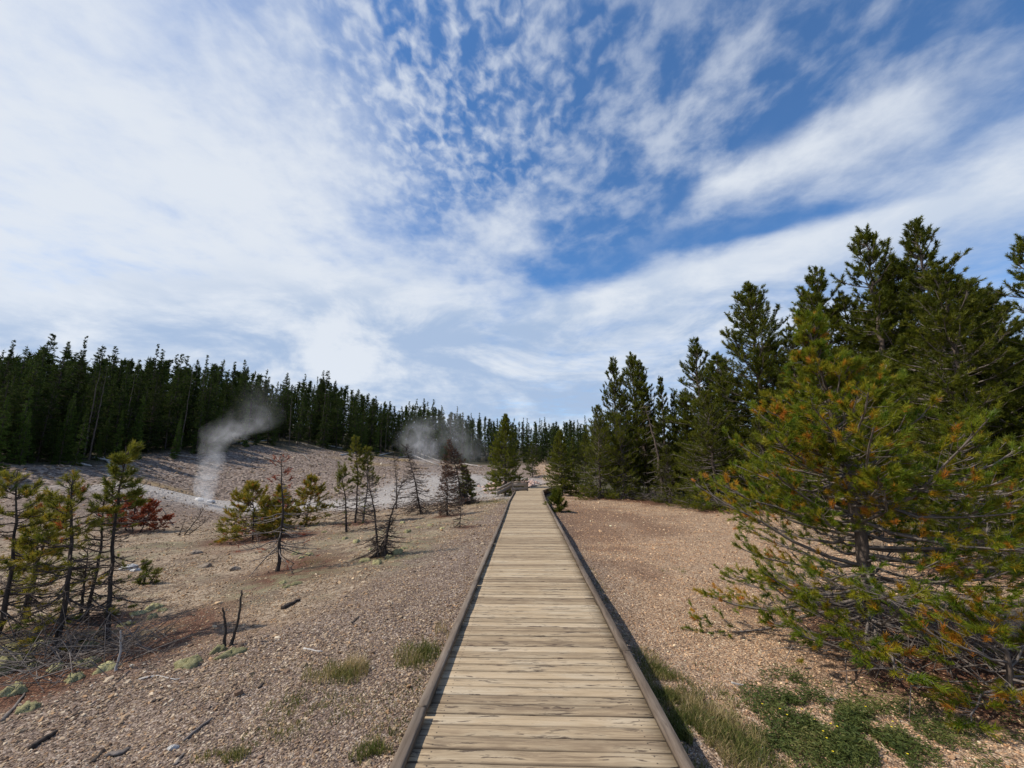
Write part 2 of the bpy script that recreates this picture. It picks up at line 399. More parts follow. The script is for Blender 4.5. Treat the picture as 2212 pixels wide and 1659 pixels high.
# ------------------------------------------------------------------ ground
def zones(x, y):
    r = np.hypot(x, y); n1, n2 = vnoise(x, y, .35, 11), vnoise(x, y, 1.3, 12)
    left = sstep(0, -2, x)
    ch = seg_dist(x, y, CHANNEL)
    sinter = sstep(4.6, .8, ch + (n1 - .5) * 2.8 + (n2 - .5) * 1.6) 
    sinter = np.maximum(sinter, sstep(11, 5, np.hypot((x + 6.0) * 1.1, (y - 38) * .8) + (n1 - .5) * 5) * .9)
    sinter = np.maximum(sinter, sstep(4.0, 1.5, np.hypot(x + 1.0, (y - 31) * .5) + (n1 - .5) * 2) * .8)
    litter = np.zeros_like(x)
    for lx, ly, lr in litter_spots:
        litter = np.maximum(litter, sstep(1.3, .45, np.hypot(x - lx - .2 * lr, y - ly) / lr + (n2 - .5) * 1.0))
    litter = np.maximum(litter, sstep(6, 1.5, np.abs(x - 2.2) * 1.6 + np.abs(y - 16) * .55 + (n2 - .5) * 5) * .55)
    moss = sstep(.58, .8, n1 * .6 + n2 * .4) * left * sstep(26, 16, r) * sstep(1.6, 3.0, np.abs(x)) * sstep(3, 7, y)
    for mx, my, mr in [(-3.1, 9.5, 1.5), (-5.0, 13.5, 1.8), (-3.5, 15, 1.8), (-4.6, 8.0, 1.0), (-6.3, 5.0, 1.2), (-1.6, 23, 2.0)]:
        moss = np.maximum(moss, sstep(1.3, .2, np.hypot(x - mx, y - my) / mr + (n2 - .5) * 1.4) * .8)
    edge = r * (1 - .1 * np.sin(np.arctan2(x, y) * 3))
    az = np.degrees(np.arctan2(x, np.maximum(y, .01)))
    fr = np.interp(az, [-70, -53, -45, -38, -31, -26, -22, -18, -12, -6], [40, 42, 48.5, 55, 62, 64, 67, 72, 72, 70])
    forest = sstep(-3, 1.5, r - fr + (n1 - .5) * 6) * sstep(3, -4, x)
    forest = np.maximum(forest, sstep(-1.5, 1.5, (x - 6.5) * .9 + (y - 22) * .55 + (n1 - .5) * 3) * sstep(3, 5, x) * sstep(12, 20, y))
    hill = sstep(26, 34, r + (n1 - .5) * 6) * left
    ochre = sstep(1.25, .3, np.hypot((x + 23) / 7, (y - 61) / 2.6) + (n2 - .5) * .5)
    ochre = np.maximum(ochre, sstep(1.2, .2, np.hypot((x + 26.5) / 3.4, (y - 29.5) / 1.6) + (n2 - .5) * .6) * .7)
    for ox, oy, orr in [(-20, 52, 5), (-32, 52, 4), (-12, 60, 6), (-40, 42, 4)]:
        ochre = np.maximum(ochre, sstep(1.2, .2, np.hypot((x - ox) / orr, (y - oy) / 2) + (n2 - .5) * 1.0) * .55)
    warm = sstep(.5, 2.0, x) * sstep(9.5, 7.0, x - y * .15)
    bx = np.interp(y, [0, 3.8, 5.5, 10, 20, 26], [-6.5, -4.7, -3.1, -2.0, -1.4, -1.2])
    soil = sstep(.35, -.45, x - bx + (n2 - .5) * .9) * (1 - sstep(22, 28, r)) + sstep(6.0, 7.2, x - y * .1 + (n1 - .5) * 2) * sstep(14, 10, y)
    soil = np.clip(soil, 0, 1)
    return dict(sinter=sinter, litter=litter, moss=moss, forest=forest, hill=hill, ochre=ochre, warm=warm, soil=soil)

def ground_material():
    m, nt, b = new_mat('ground')
    geo = nt.nodes.new('ShaderNodeNewGeometry'); P = geo.outputs['Position']
    A = {k: E(nt, attr(nt, k).outputs['Fac']) for k in ('sinter', 'litter', 'moss', 'forest', 'hill', 'ochre', 'warm', 'soil')}
    def vor(scale, feat='F1', sx=(1, 1, 1)):
        v = nt.nodes.new('ShaderNodeTexVoronoi'); v.feature = feat; v.inputs['Scale'].default_value = scale
        nt.links.new(vscale(nt, P, sx), v.inputs['Vector']); return v
    v1, v2, v3 = vor(62), vor(21), vor(5.5)
    c1x, c2x, c3x = [sepxyz(nt, v.outputs['Color'])[0] for v in (v1, v2, v3)]
    nb, nm, nf = noise(nt, P, 0.55, 5, .6), noise(nt, P, 3.1, 5, .6), noise(nt, P, 26, 4, .6)
    cell = (c1x * .62 + c2x * .22 + nm * .3 - .07).clamp()
    cool = ramp(nt, cell, [(.12, (.045, .030, .024)), (.40, (.145, .100, .076)), (.65, (.25, .185, .142)), (.92, (.46, .38, .31))])  # bed colour darkened to stand in for shadow between the loose stones
    warm = ramp(nt, cell, [(.12, (.085, .052, .033)), (.40, (.26, .172, .108)), (.65, (.41, .285, .185)), (.92, (.62, .48, .35))])
    colr = mixc(nt, A['warm'], cool, warm)
    tan = ramp(nt, (nm * .6 + c2x * .4), [(.25, (.20, .145, .10)), (.6, (.37, .275, .19)), (.9, (.55, .45, .33))])
    tan2 = ramp(nt, (nm * .5 + nf * .25 + c2x * .3), [(.25, (.085, .058, .040)), (.45, (.23, .165, .112)), (.60, (.36, .275, .19)), (.85, (.55, .45, .335))])
    colr = mixc(nt, A['soil'], colr, tan2)
    grime = noise(nt, P, .8, 6, .65).ss(.44, .60)
    colr = mixc(nt, grime * .62 * A['soil'], colr, (.095, .068, .048))
    lich = noise(nt, vscale(nt, P, (1, 1, 1), loc=(7, 3, 0)), 1.3, 6, .68).ss(.54, .64)
    colr = mixc(nt, lich * .5 * A['soil'] * (1.0 - A['warm']), colr, (.23, .20, .125))
    hillc = ramp(nt, (c3x * .35 + nm * .40 + nf * .25), [(.25, (.060, .043, .034)), (.44, (.175, .128, .100)), (.58, (.275, .208, .167)), (.75, (.43, .35, .285))])
    colr = mixc(nt, A['hill'], colr, hillc)
    sint = ramp(nt, (nm * .5 + c2x * .25 + nf * .25), [(.2, (.22, .19, .17)), (.5, (.40, .36, .325)), (.85, (.62, .58, .53))])
    colr = mixc(nt, A['sinter'], colr, sint)
    och = ramp(nt, nm * .6 + nf * .4, [(.3, (.22, .13, .04)), (.7, (.42, .30, .10))])
    colr = mixc(nt, A['ochre'] * .75, colr, och)
    lit = ramp(nt, nf * .6 + c1x * .4, [(.25, (.045, .022, .013)), (.55, (.13, .056, .031)), (.85, (.26, .14, .085))])
    colr = mixc(nt, (A['litter'] * (nm * .9 + .6)).clamp(), colr, lit)
    mos = ramp(nt, nf * .5 + nm * .5, [(.3, (.10, .088, .045)), (.6, (.21, .185, .105)), (.8, (.35, .315, .20))])
    colr = mixc(nt, (A['moss'] * nm.ss(.38, .6)).clamp(), colr, mos)
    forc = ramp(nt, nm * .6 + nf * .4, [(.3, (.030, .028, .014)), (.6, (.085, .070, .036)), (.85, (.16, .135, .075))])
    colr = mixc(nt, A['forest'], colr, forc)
    nt.links.new(colr, b.inputs['Base Color']); b.inputs['Roughness'].default_value = .95
    d1, d2, d3 = [E(nt, v.outputs['Distance']) for v in (v1, v2, v3)]
    h = (d1 * -.012) + (d2 * -.02 * (A['hill'] * .8 + .5)) + nm * .05 + nf * .012 + d3 * -.12 * A['hill']
    bump(nt, b, h, 1.0, 1.0)
    return m

def build_ground():
    t = np.linspace(-1, 1, 431); ax = np.sinh(t * 6.2) / math.sinh(6.2) * 900
    gx, gy = np.meshgrid(ax, ax + 4.0)
    x, y = gx.ravel(), gy.ravel(); z = terrain_z(x, y); n = len(ax)
    i = np.arange(n * n).reshape(n, n)
    Q = np.stack([i[:-1, :-1], i[:-1, 1:], i[1:, 1:], i[1:, :-1]], -1).reshape(-1, 4)
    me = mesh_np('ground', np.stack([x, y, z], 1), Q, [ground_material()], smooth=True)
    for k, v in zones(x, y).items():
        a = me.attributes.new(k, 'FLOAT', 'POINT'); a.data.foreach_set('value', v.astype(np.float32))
    link('ground', me, kind='structure')
build_ground()

# loose gravel: real stones, far too many to count
def scatter_gravel(name, pts, size, flat, colr, rough, seed, label):
    """stones instanced on points: rotation, size and colour per stone"""
    rng = np.random.default_rng(seed); n = len(pts)
    me = bpy.data.meshes.new(name); me.vertices.add(n); me.vertices.foreach_set('co', pts.astype(np.float32).ravel())
    def at(nm, ty, field, arr):
        a = me.attributes.new(nm, ty, 'POINT'); a.data.foreach_set(field, arr.astype(np.float32).ravel())
    sc = size[:, None] * np.stack([rng.uniform(.8, 1.35, n), rng.uniform(.6, 1.0, n), flat * rng.uniform(.6, 1.1, n)], 1)
    at('psc', 'FLOAT_VECTOR', 'vector', sc)
    at('prot', 'FLOAT_VECTOR', 'vector', np.stack([rng.normal(0, .35, n), rng.normal(0, .35, n), rng.uniform(0, 6.28, n)], 1))
    at('pcol', 'FLOAT_COLOR', 'color', np.concatenate([colr, np.ones((n, 1))], 1))
    m, nt, b = new_mat(name); a = attr(nt, 'pcol', 'INSTANCER'); nt.links.new(a.outputs['Color'], b.inputs['Base Color']); b.inputs['Roughness'].default_value = rough
    me.materials.append(m)
    ng = bpy.data.node_groups.new(name, 'GeometryNodeTree')
    ng.interface.new_socket('Geometry', in_out='INPUT', socket_type='NodeSocketGeometry'); ng.interface.new_socket('Geometry', in_out='OUTPUT', socket_type='NodeSocketGeometry')
    N = ng.nodes.new; L = ng.links.new
    gi, go = N('NodeGroupInput'), N('NodeGroupOutput')
    ico = N('GeometryNodeMeshIcoSphere'); ico.inputs['Subdivisions'].default_value = 2; ico.inputs['Radius'].default_value = 1.0
    sp = N('GeometryNodeSetPosition'); nz = N('ShaderNodeTexNoise'); nz.inputs['Scale'].default_value = 1.1; nz.inputs['Detail'].default_value = 1
    sb = N('ShaderNodeVectorMath'); sb.operation = 'SUBTRACT'; sb.inputs[1].default_value = (.5, .5, .5)
    sm = N('ShaderNodeVectorMath'); sm.operation = 'SCALE'; sm.inputs['Scale'].default_value = 1.3
    L(nz.outputs['Color'], sb.inputs[0]); L(sb.outputs[0], sm.inputs[0]); L(ico.outputs[0], sp.inputs['Geometry']); L(sm.outputs[0], sp.inputs['Offset'])
    mt = N('GeometryNodeSetMaterial'); mt.inputs['Material'].default_value = m; L(sp.outputs[0], mt.inputs['Geometry'])
    iop = N('GeometryNodeInstanceOnPoints'); L(gi.outputs[0], iop.inputs['Points']); L(mt.outputs[0], iop.inputs['Instance'])
    def na(nm):
        q = N('GeometryNodeInputNamedAttribute'); q.data_type = 'FLOAT_VECTOR'; q.inputs['Name'].default_value = nm; return q.outputs['Attribute']
    e2r = N('FunctionNodeEulerToRotation'); L(na('prot'), e2r.inputs[0]); L(e2r.outputs[0], iop.inputs['Rotation']); L(na('psc'), iop.inputs['Scale'])
    L(iop.outputs[0], go.inputs[0])
    o = link(name, me, kind='stuff', label=label, cat='gravel')
    md = o.modifiers.new('stones', 'NODES'); md.node_group = ng
    return o
def gravel():
    rng = np.random.default_rng(5); X, Y, S = [], [], []
    for r0, r1, dens, s0 in [(1.5, 3.2, 5200, .0056), (3.2, 5, 3900, .0061), (5, 8, 2100, .0076), (8, 13, 800, .0105), (13, 22, 190, .016), (22, 34, 38, .030), (34, 64, 8, .060)]:
        a0, a1 = R_(-60), R_(56); n = int(dens * .5 * (a1 - a0) * (r1 * r1 - r0 * r0))
        r = np.sqrt(rng.uniform(r0 * r0, r1 * r1, n)); a = rng.uniform(a0, a1, n)
        X.append(r * np.sin(a)); Y.append(r * np.cos(a)); S.append(s0 * np.clip(rng.lognormal(0, .38, n), .45, 3.2))
    x, y, s = map(np.concatenate, (X, Y, S)); 
    z = zones(x, y); big = rng.uniform(size=len(x)) < .012; s = np.where(big, s * 2.0, s)
    keep = (np.abs(x) > .9) & (rng.uniform(size=len(x)) > np.maximum(z['forest'] * .96, z['sinter'] * .8)) & (rng.uniform(size=len(x)) > z['litter'] * .72) & (rng.uniform(size=len(x)) > z['moss'] * .6) & (rng.uniform(size=len(x)) > z['soil'] * .30)
    keep &= ~((x > 6) & (y > 20)); keep &= rng.uniform(size=len(x)) < .12 + 1.25 * (.6 * vnoise(x, y, .9, 31) + .4 * vnoise(x, y, 2.6, 32))
    x, y, s = x[keep], y[keep], s[keep]; s = np.where(x > 0, s * .78, np.where((x < -1.8) & (y < 5), s * (.85 + .30 * vnoise(x, y, .8, 77)), s * .9)); s = s * (1 + .5 * (rng.uniform(size=len(x)) < .12) * (x < 0)); z = {k: v[keep] for k, v in z.items()}
    n = len(x); pal = np.array([(.20, .14, .105), (.30, .225, .165), (.38, .30, .225), (.50, .42, .335), (.13, .095, .075), (.36, .24, .15), (.60, .54, .46), (.24, .19, .17)])
    c = pal[rng.choice(8, n, p=[.2, .24, .2, .1, .12, .07, .02, .05])] * rng.uniform(.8, 1.15, (n, 1))
    c = c * np.array([1.07, .99, .86]) * (1 + z['warm'][:, None] * np.array([.45, .28, .14])); c = np.where(z['hill'][:, None] > .5, c * .85, c); c = c * (1 + z['soil'][:, None] * np.array([.15, .10, .0]))
    c = np.clip(c, 0, .8)
    return scatter_gravel('gravel', np.stack([x, y, terrain_z(x, y) + s * .12], 1), s, .6, c, .9, 6, 'loose pinkish tan gravel covering the ground on both sides of the boardwalk')
gravel()

# ------------------------------------------------------------------ boardwalk
def wood_mat(name, pal, along=0, scale=1.0, dark=1.0):
    """weathered timber; grain runs along local axis"""
    m, nt, b = new_mat(name)
    tc = nt.nodes.new('ShaderNodeTexCoord'); oi = nt.nodes.new('ShaderNodeObjectInfo'); rnd = E(nt, oi.outputs['Random'])
    x, y, z = sepxyz(nt, tc.outputs['Object'])
    if along == 1: x, y = y, x
    off = rnd * 57.0
    kx, ky = x * 3.6 + off, y * 9.0 + rnd * 13.0
    vo = nt.nodes.new('ShaderNodeTexVoronoi'); vo.inputs['Scale'].default_value = 1.0; nt.links.new(comb(nt, kx, ky, 0.0), vo.inputs['Vector'])
    kd = E(nt, vo.outputs['Distance']); kr = sepxyz(nt, vo.outputs['Color'])[0]
    isk = kr.ss(.36, .40)
    push = ((kd * kd) * -9.0).exp() * isk
    gy = y + z * .6 + push * .022 + noise(nt, comb(nt, x * 1.3 + off, y * 3.0, 0.0), 1.5, 2) * .035
    g1 = noise(nt, comb(nt, x * 1.1 + off, gy * 55.0 * scale, rnd * 9.0), 1.0, 5, .65)
    g2 = noise(nt, comb(nt, x * 5.0 + off, gy * 38.0 * scale, rnd * 5.0 + 3.0), 1.0, 4, .6)
    big = noise(nt, comb(nt, x * 1.2 + off, y * 4.0, rnd * 21.0), 1.6, 3)
    tone = (g1 * .5 + g2 * .3 + big * .35 + (rnd - .5) * .20 - .085).clamp()
    c = ramp(nt, tone, pal)
    grey = mixc(nt, 1.0, c, (.86, .92, 1.0), 'MULTIPLY')
    c = mixc(nt, big.ss(.44, .64) * .45, c, grey)
    streak = (g2.ss(.56, .63) * big.ss(.36, .58)).clamp()
    c = mixc(nt, streak * .85 * dark, c, (.055, .035, .026))
    edge = y.abs().ss(.046, .056) * (g2 * 1.2 + .1).clamp() if along == 0 else None
    if edge is not None: c = mixc(nt, edge * .6, c, (.05, .034, .026))
    knot = (kd.ss(.13, .06) * isk).clamp(); ring = ((kd * 95.0)._m('SINE') * .5 + .5) * kd.ss(.30, .10) * isk
    c = mixc(nt, ring * .35, c, (.13, .085, .055)); c = mixc(nt, knot * .8, c, (.07, .045, .033))
    if along == 0 and scale == 1.0:                            # screw heads, two at each end
        sx, sy = x.abs() - .66, y.abs() - .028
        c = mixc(nt, (sx * sx + sy * sy).sqrt().ss(.0065, .0045) * .8, c, (.03, .025, .022))
    nt.links.new(c, b.inputs['Base Color']); b.inputs['Roughness'].default_value = .85
    bump(nt, b, g1 * .6 + g2 * .5 - streak * .6, .55, .006)
    return m
M['plank'] = wood_mat('plank', [(.20, (.075, .050, .033)), (.35, (.225, .162, .102)), (.49, (.40, .300, .188)), (.71, (.56, .445, .305))])
M['kerb'] = wood_mat('kerb', [(.25, (.040, .029, .022)), (.40, (.11, .082, .060)), (.55, (.19, .145, .108)), (.78, (.30, .245, .19))], along=1, scale=.8, dark=.5)
M['kerb_side'] = M['kerb']
def beam_mesh(name, L, W, H, mat, axis=0, seg=10, wob=.002, ch=.006, seed=0):
    """a board with chamfered, slightly worn edges; long axis x (0) or y (1); top at z=0"""
    rng = np.random.default_rng(seed); xs = np.linspace(-L / 2, L / 2, seg + 1)
    prof = np.array([(-W / 2, -H), (W / 2, -H), (W / 2, -ch), (W / 2 - ch, 0), (-W / 2 + ch, 0), (-W / 2, -ch)])
    V = []; w0, w1 = rng.normal(0, wob, seg + 1), rng.normal(0, wob, seg + 1); zz = rng.normal(0, wob * .4, seg + 1)
    for i, xx in enumerate(xs):
        q = prof.copy(); q[[1, 2, 3], 0] += w0[i]; q[[0, 4, 5], 0] += w1[i]; q[[3, 4], 1] += zz[i]
        V.append(np.stack([np.full(6, xx), q[:, 0], q[:, 1]], 1))
    V = np.concatenate(V); i = np.arange(6); j = (i + 1) % 6
    Q = np.concatenate([np.stack([i + k * 6, i + (k + 1) * 6, j + (k + 1) * 6, j + k * 6], 1) for k in range(seg)])
    e = seg * 6
    Q = np.concatenate([Q, [[0, 1, 2, 5], [2, 3, 4, 5], [e + 5, e + 2, e + 1, e], [e + 5, e + 4, e + 3, e + 2]]])
    if axis == 1: V = V[:, [1, 0, 2]] * np.array([-1, 1, 1])
    me = mesh_np(name, V, Q, [mat]); return me
PATH = [(0.0, -.3), (0.0, 13.0), (-.02, 19.0), (0.10, 25.2), (0.95, 29.0), (2.7, 34.6)]
def path_at(s):
    pts = np.array(PATH); d = np.hypot(*np.diff(pts, axis=0).T); c = np.concatenate([[0], np.cumsum(d)])
    x, y = np.interp(s, c, pts[:, 0]), np.interp(s, c, pts[:, 1]); e = .6
    x1, y1 = np.interp(s + e, c, pts[:, 0]), np.interp(s + e, c, pts[:, 1]); x0, y0 = np.interp(s - e, c, pts[:, 0]), np.interp(s - e, c, pts[:, 1])
    return x, y, math.atan2(x1 - x0, y1 - y0), c[-1]
def boardwalk():
    rng = np.random.default_rng(3)
    root = link('boardwalk', None, loc=(0, 0, -.2), label='long weathered plank boardwalk with low kerb rails crossing the gravel towards the trees', cat='boardwalk')
    var = [beam_mesh('plank', 1.67, .1110, .04, M['plank'], 0, 9, .0018, .005, 40 + k) for k in range(7)]
    s, total = 0.0, path_at(0)[3]; k = 0
    while s < total - .1:
        x, y, a, _ = path_at(s)
        o = link('plank', var[rng.integers(7)], root, (x + rng.normal(0, .006), y, .2 + rng.normal(0, .0015)))
        o.rotation_euler = (rng.normal(0, .006), rng.normal(0, .0015), -a + rng.normal(0, .0022) + (math.pi if rng.random() < .5 else 0)); s += .1182; k += 1
    kv = [beam_mesh('kerb_beam', 3.005, 0.068, .045, M['kerb'], 1, 8, .0016, .007, 70 + q) for q in range(3)]
    kb = beam_mesh('spacer_block', .25, .064, .026, M['kerb'], 1, 1, 0, .003, 5)
    st = beam_mesh('stringer', 3.02, .06, .14, M['kerb'], 1, 2, 0, .004, 6)
    for side in (-1, 1):
        s = .4 + (.9 if side > 0 else 0)
        while s < total - 1.5:
            x, y, a, _ = path_at(s + 1.52)
            ox, oy = math.cos(a) * .80 * side, -math.sin(a) * .80 * side
            o = link('kerb_beam', kv[rng.integers(3)], root, (x + ox + rng.normal(0, .004), y + oy, 0.2 + .026 + .046 + rng.normal(0, .003))); o.rotation_euler = (0, 0, -a + rng.normal(0, .001))
            o = link('stringer', st, root, (x + ox * .93, y + oy * .93, .2 - .0415)); o.rotation_euler = (0, 0, -a)
            for t in (.25, 1.5, 2.8):
                x, y, a, _ = path_at(s + t); o = link('spacer_block', kb, root, (x + math.cos(a) * .80 * side, y - math.sin(a) * .80 * side, .2 + .0265)); o.rotation_euler = (0, 0, -a)
            s += 3.03
    return root
boardwalk()
def corner_rail():
    """low wooden guard at the bend"""
    x0, y0 = -0.98, 25.6
    r = link('guard_rail', None, loc=(x0, y0, -.35), label='low wooden guard rail of pale boards at the bend of the boardwalk', cat='railing')
    def board(nm, p0, p1, w, th):
        p0, p1 = np.array(p0, float), np.array(p1, float); L = np.linalg.norm(p1 - p0)
        me = beam_mesh(nm, L, th, w, M['kerb_pale'], 0, 2, 0, .006, 9); o = link(nm, me, r, (p0 + p1) / 2 + np.array([0, 0, w / 2]))
        d = (p1 - p0) / L; o.rotation_euler = (0, -math.asin(d[2]), math.atan2(d[1], d[0])); return o
    for px, py in ((.05, 0), (.95, .25)):
        me = beam_mesh('post', .95, .09, .09, M['kerb_pale'], 0, 2, 0, .006, 8); o = link('post', me, r, (px, py, .42)); o.rotation_euler = (0, R_(-90), 0)
    for z in (.46, .72): board('rail_board', (.0, -.06, z), (1.0, .19, z), .19, .04)
    board('cap_board', (-.03, -.03, .86), (1.03, .22, .86), .05, .15)
    board('side_board', (.0, -.1, .62), (-.75, -1.5, .30), .20, .04); board('side_board', (.0, -.1, .84), (-.75, -1.5, .52), .12, .05)
M['kerb_pale'] = wood_mat('kerb_pale', [(.18, (.14, .105, .08)), (.40, (.30, .24, .19)), (.62, (.42, .36, .30)), (.85, (.52, .46, .40))], dark=.6)
corner_rail()

# ------------------------------------------------------------------ pines
def pine_geo(seed, trunk, r_base, cb=.1, R=1.5, wh=.3, per=5, el=(-5, 50), upturn=25, twig=6.0, tw_len=.4, tmin=.3, shoots=(.5, .78, 1.0), k=16, ln=.1, wd=.01, seg=.18,
             keep=lambda f, t, r: np.ones_like(f), tint=lambda f, t, r: np.clip(r.normal(.45, .22, len(f)), 0, 1), prof=None, sides=7, wig=.12, br=.014, tw_r=.0035, taper=.85, min_len=.12, up=.35, patch=0.0, topfine=0.0):
    """trunk: polyline from the base (0,0,0) up.  -> (trunk V,T), (limb V,T), (needle V,T,tint) or None"""
    rng = np.random.default_rng(seed); trunk = np.asarray(trunk, float)
    d = np.linalg.norm(np.diff(trunk, axis=0), axis=1); cl = np.concatenate([[0], np.cumsum(d)]); Ht = cl[-1]
    s = np.linspace(0, Ht, max(14, int(Ht / .3))); tp = np.stack([np.interp(s, cl, trunk[:, i]) for i in range(3)], 1)
    tp[1:-1, :2] += rng.normal(0, .010 * Ht / len(s) ** .5, (len(s) - 2, 2)) + rng.normal(0, r_base * .16, (len(s) - 2, 2))
    f = s / Ht; rad = r_base * (1 - f * min(1, .25 + taper)) ** taper + .003 + r_base * .35 * np.exp(-s / (r_base * 2.0))
    tp2 = np.concatenate([tp[:1] - np.array([[0, 0, .15]]), tp]); rad2 = np.concatenate([rad[:1] * 1.15, rad])
    TV = tube(tp2, rad2, sides, .12, rng)
    prof = prof or (lambda f: np.minimum(1, .5 + f * 3.0) * np.maximum(1 - f, 0) ** .75)
    z0 = []; h = cb * Ht
    while h < Ht * .985:
        n = max(1, per + rng.integers(-1, 2)); z0 += list(np.clip(h + rng.normal(0, wh * .22, n), 0.03, Ht * .99)); h += wh * rng.uniform(.7, 1.3) * (1.15 - .45 * h / Ht)
    z0 = np.array(z0); nb = len(z0); fb = np.clip((z0 / Ht - cb) / (1 - cb), 0, 1)
    az = rng.uniform(0, 2 * math.pi, nb); L = np.maximum(R * prof(fb) * rng.uniform(.55, 1.18, nb), min_len)
    e0 = R_(el[0]) + (R_(el[1]) - R_(el[0])) * fb ** 1.3 + rng.normal(0, .16, nb)
    P = [np.stack([np.interp(z0, s, tp[:, i]) for i in range(3)], 1)]; m = 6; D = []
    azw = rng.normal(0, wig, (nb, m)).cumsum(1)
    for i in range(m - 1):
        t = (i + .5) / (m - 1); e = e0 + R_(upturn) * (t - .35) + rng.normal(0, wig * .7, nb); a = az + azw[:, i]
        dv = np.stack([np.cos(a) * np.cos(e), np.sin(a) * np.cos(e), np.sin(e)], 1); D.append(dv); P.append(P[-1] + dv * (L / (m - 1))[:, None])
    P = np.stack(P, 1); D = np.stack(D, 1)                                   # nb,m,3
    t = np.linspace(0, 1, m); r = br * L[:, None] ** .75 * (1 - .82 * t)[None] + tw_r * .8
    limbs = [cones(P[:, :-1].reshape(-1, 3), P[:, 1:].reshape(-1, 3), r[:, :-1].ravel(), r[:, 1:].ravel(), 4 if sides > 5 else 3)]
    # twigs
    nt_ = np.maximum(1, (twig * L * rng.uniform(.7, 1.3, nb)).astype(int)) + 1; bi = np.repeat(np.arange(nb), nt_); N = len(bi)
    tt = rng.uniform(tmin, .98, N) ; x = tt * (m - 1); i0 = np.minimum(x.astype(int), m - 2); fr = (x - i0)[:, None]
    Q = P[bi, i0] * (1 - fr) + P[bi, i0 + 1] * fr; bd = D[bi, i0]
    sd = unit(np.cross(bd, np.array([0, 0, 1.0]))) * np.where(rng.random(N) < .5, -1, 1)[:, None]
    w = unit(bd * rng.uniform(.45, 1.1, (N, 1)) + sd * rng.uniform(.3, 1.1, (N, 1)) + rng.normal(0, .22, (N, 3)) + np.array([0, 0, .12]))
    tl = np.maximum(L[bi] * tw_len * (1.15 - .75 * tt) * rng.uniform(.5, 1.3, N), min_len * .6)
    Mid = Q + w * (tl * .55)[:, None]; w2 = unit(w + np.array([0, 0, up]) * rng.uniform(.2, 1.2, (N, 1)) + rng.normal(0, .15, (N, 3))); End = Mid + w2 * (tl * .5)[:, None]
    limbs += [cones(Q, Mid, np.full(N, tw_r), np.full(N, tw_r * .75)), cones(Mid, End, np.full(N, tw_r * .75), np.full(N, tw_r * .4))]
    LV = join(limbs); NV = None
    if k:
        SP, SA, SF, ST = [P[:, -1]], [unit(D[:, -1] + np.array([0, 0, up]))], [fb], [np.ones(nb)]
        for q in shoots:
            if q >= 1: pos, ax = End, w2
            else:
                pos = np.where(q < .55, Q + w * (tl * q)[:, None], Mid + w2 * (tl * (q - .55))[:, None]); ax = unit(w + unit(rng.normal(size=(N, 3))) * .8 + np.array([0, 0, up]))
            SP.append(pos); SA.append(ax); SF.append(fb[bi]); ST.append(tt * .7 + .3 * q)
        SP, SA, SF, ST = map(np.concatenate, (SP, SA, SF, ST))
        sel = rng.random(len(SP)) < keep(SF, ST, rng); SP, SA, SF, ST = SP[sel], SA[sel], SF[sel], ST[sel]
        n = len(SP)
        if n:
            sc = rng.uniform(.75, 1.2, n) * (1 - topfine * SF ** 2)
            V, T = needles(rng, SP + unit(SA) * (seg * .35), SA, k, seg * sc, ln * sc, wd * (1 - topfine * .6 * SF ** 2))
            tn = tint(SF, ST, rng)
            if patch: tn = np.clip(tn + patch * np.clip((vnoise(SP[:, 0] + SP[:, 2] * .7, SP[:, 1] - SP[:, 2] * .6, 2.6, seed) - .60) / .2, 0, 1) * rng.uniform(.4, 1, n), 0, 1)
            NV = (V, T, np.repeat(tn, k * 3))
    return TV, LV, NV
def straight(H, lean=(0, 0), bend=0.0, rng=None):
    n = 6; t = np.linspace(0, 1, n); return np.stack([lean[0] * t + bend * np.sin(t * math.pi), lean[1] * t, H * t], 1)
def make_tree(name, label, cat, geo, mats, loc=(0, 0, 0), group=None, names=('trunk', 'branches', 'crown')):
    """mats: bark, twig, needle; geo: list of pine_geo results (several stems of one plant)"""
    if not isinstance(geo, list): geo = [geo]
    root = link(name, None, loc=loc, label=label, cat=cat, group=group)
    for g in geo:
        V, T = g[0]; link(names[0], mesh_np(names[0], V, tri_fix(T), [M[mats[0]]], smooth=True), root)
    V, T = join([g[1] for g in geo]); link(names[1], mesh_np(names[1], V, T, [M[mats[1]]]), root)
    nn = [g[2] for g in geo if g[2] is not None]
    if nn:
        V, T = join([(a[0], a[1]) for a in nn]); link(names[2], mesh_np(names[2], V, T, [M[mats[2]]], tint=np.concatenate([a[2] for a in nn])), root)
    return root
def shift(g, v):
    v = np.array(v, float); return ((g[0][0] + v, g[0][1]), (g[1][0] + v, g[1][1]), None if g[2] is None else (g[2][0] + v, g[2][1], g[2][2]))
def rel(key):
    g, t = SPOTS[key]; return g, t - g
used = []

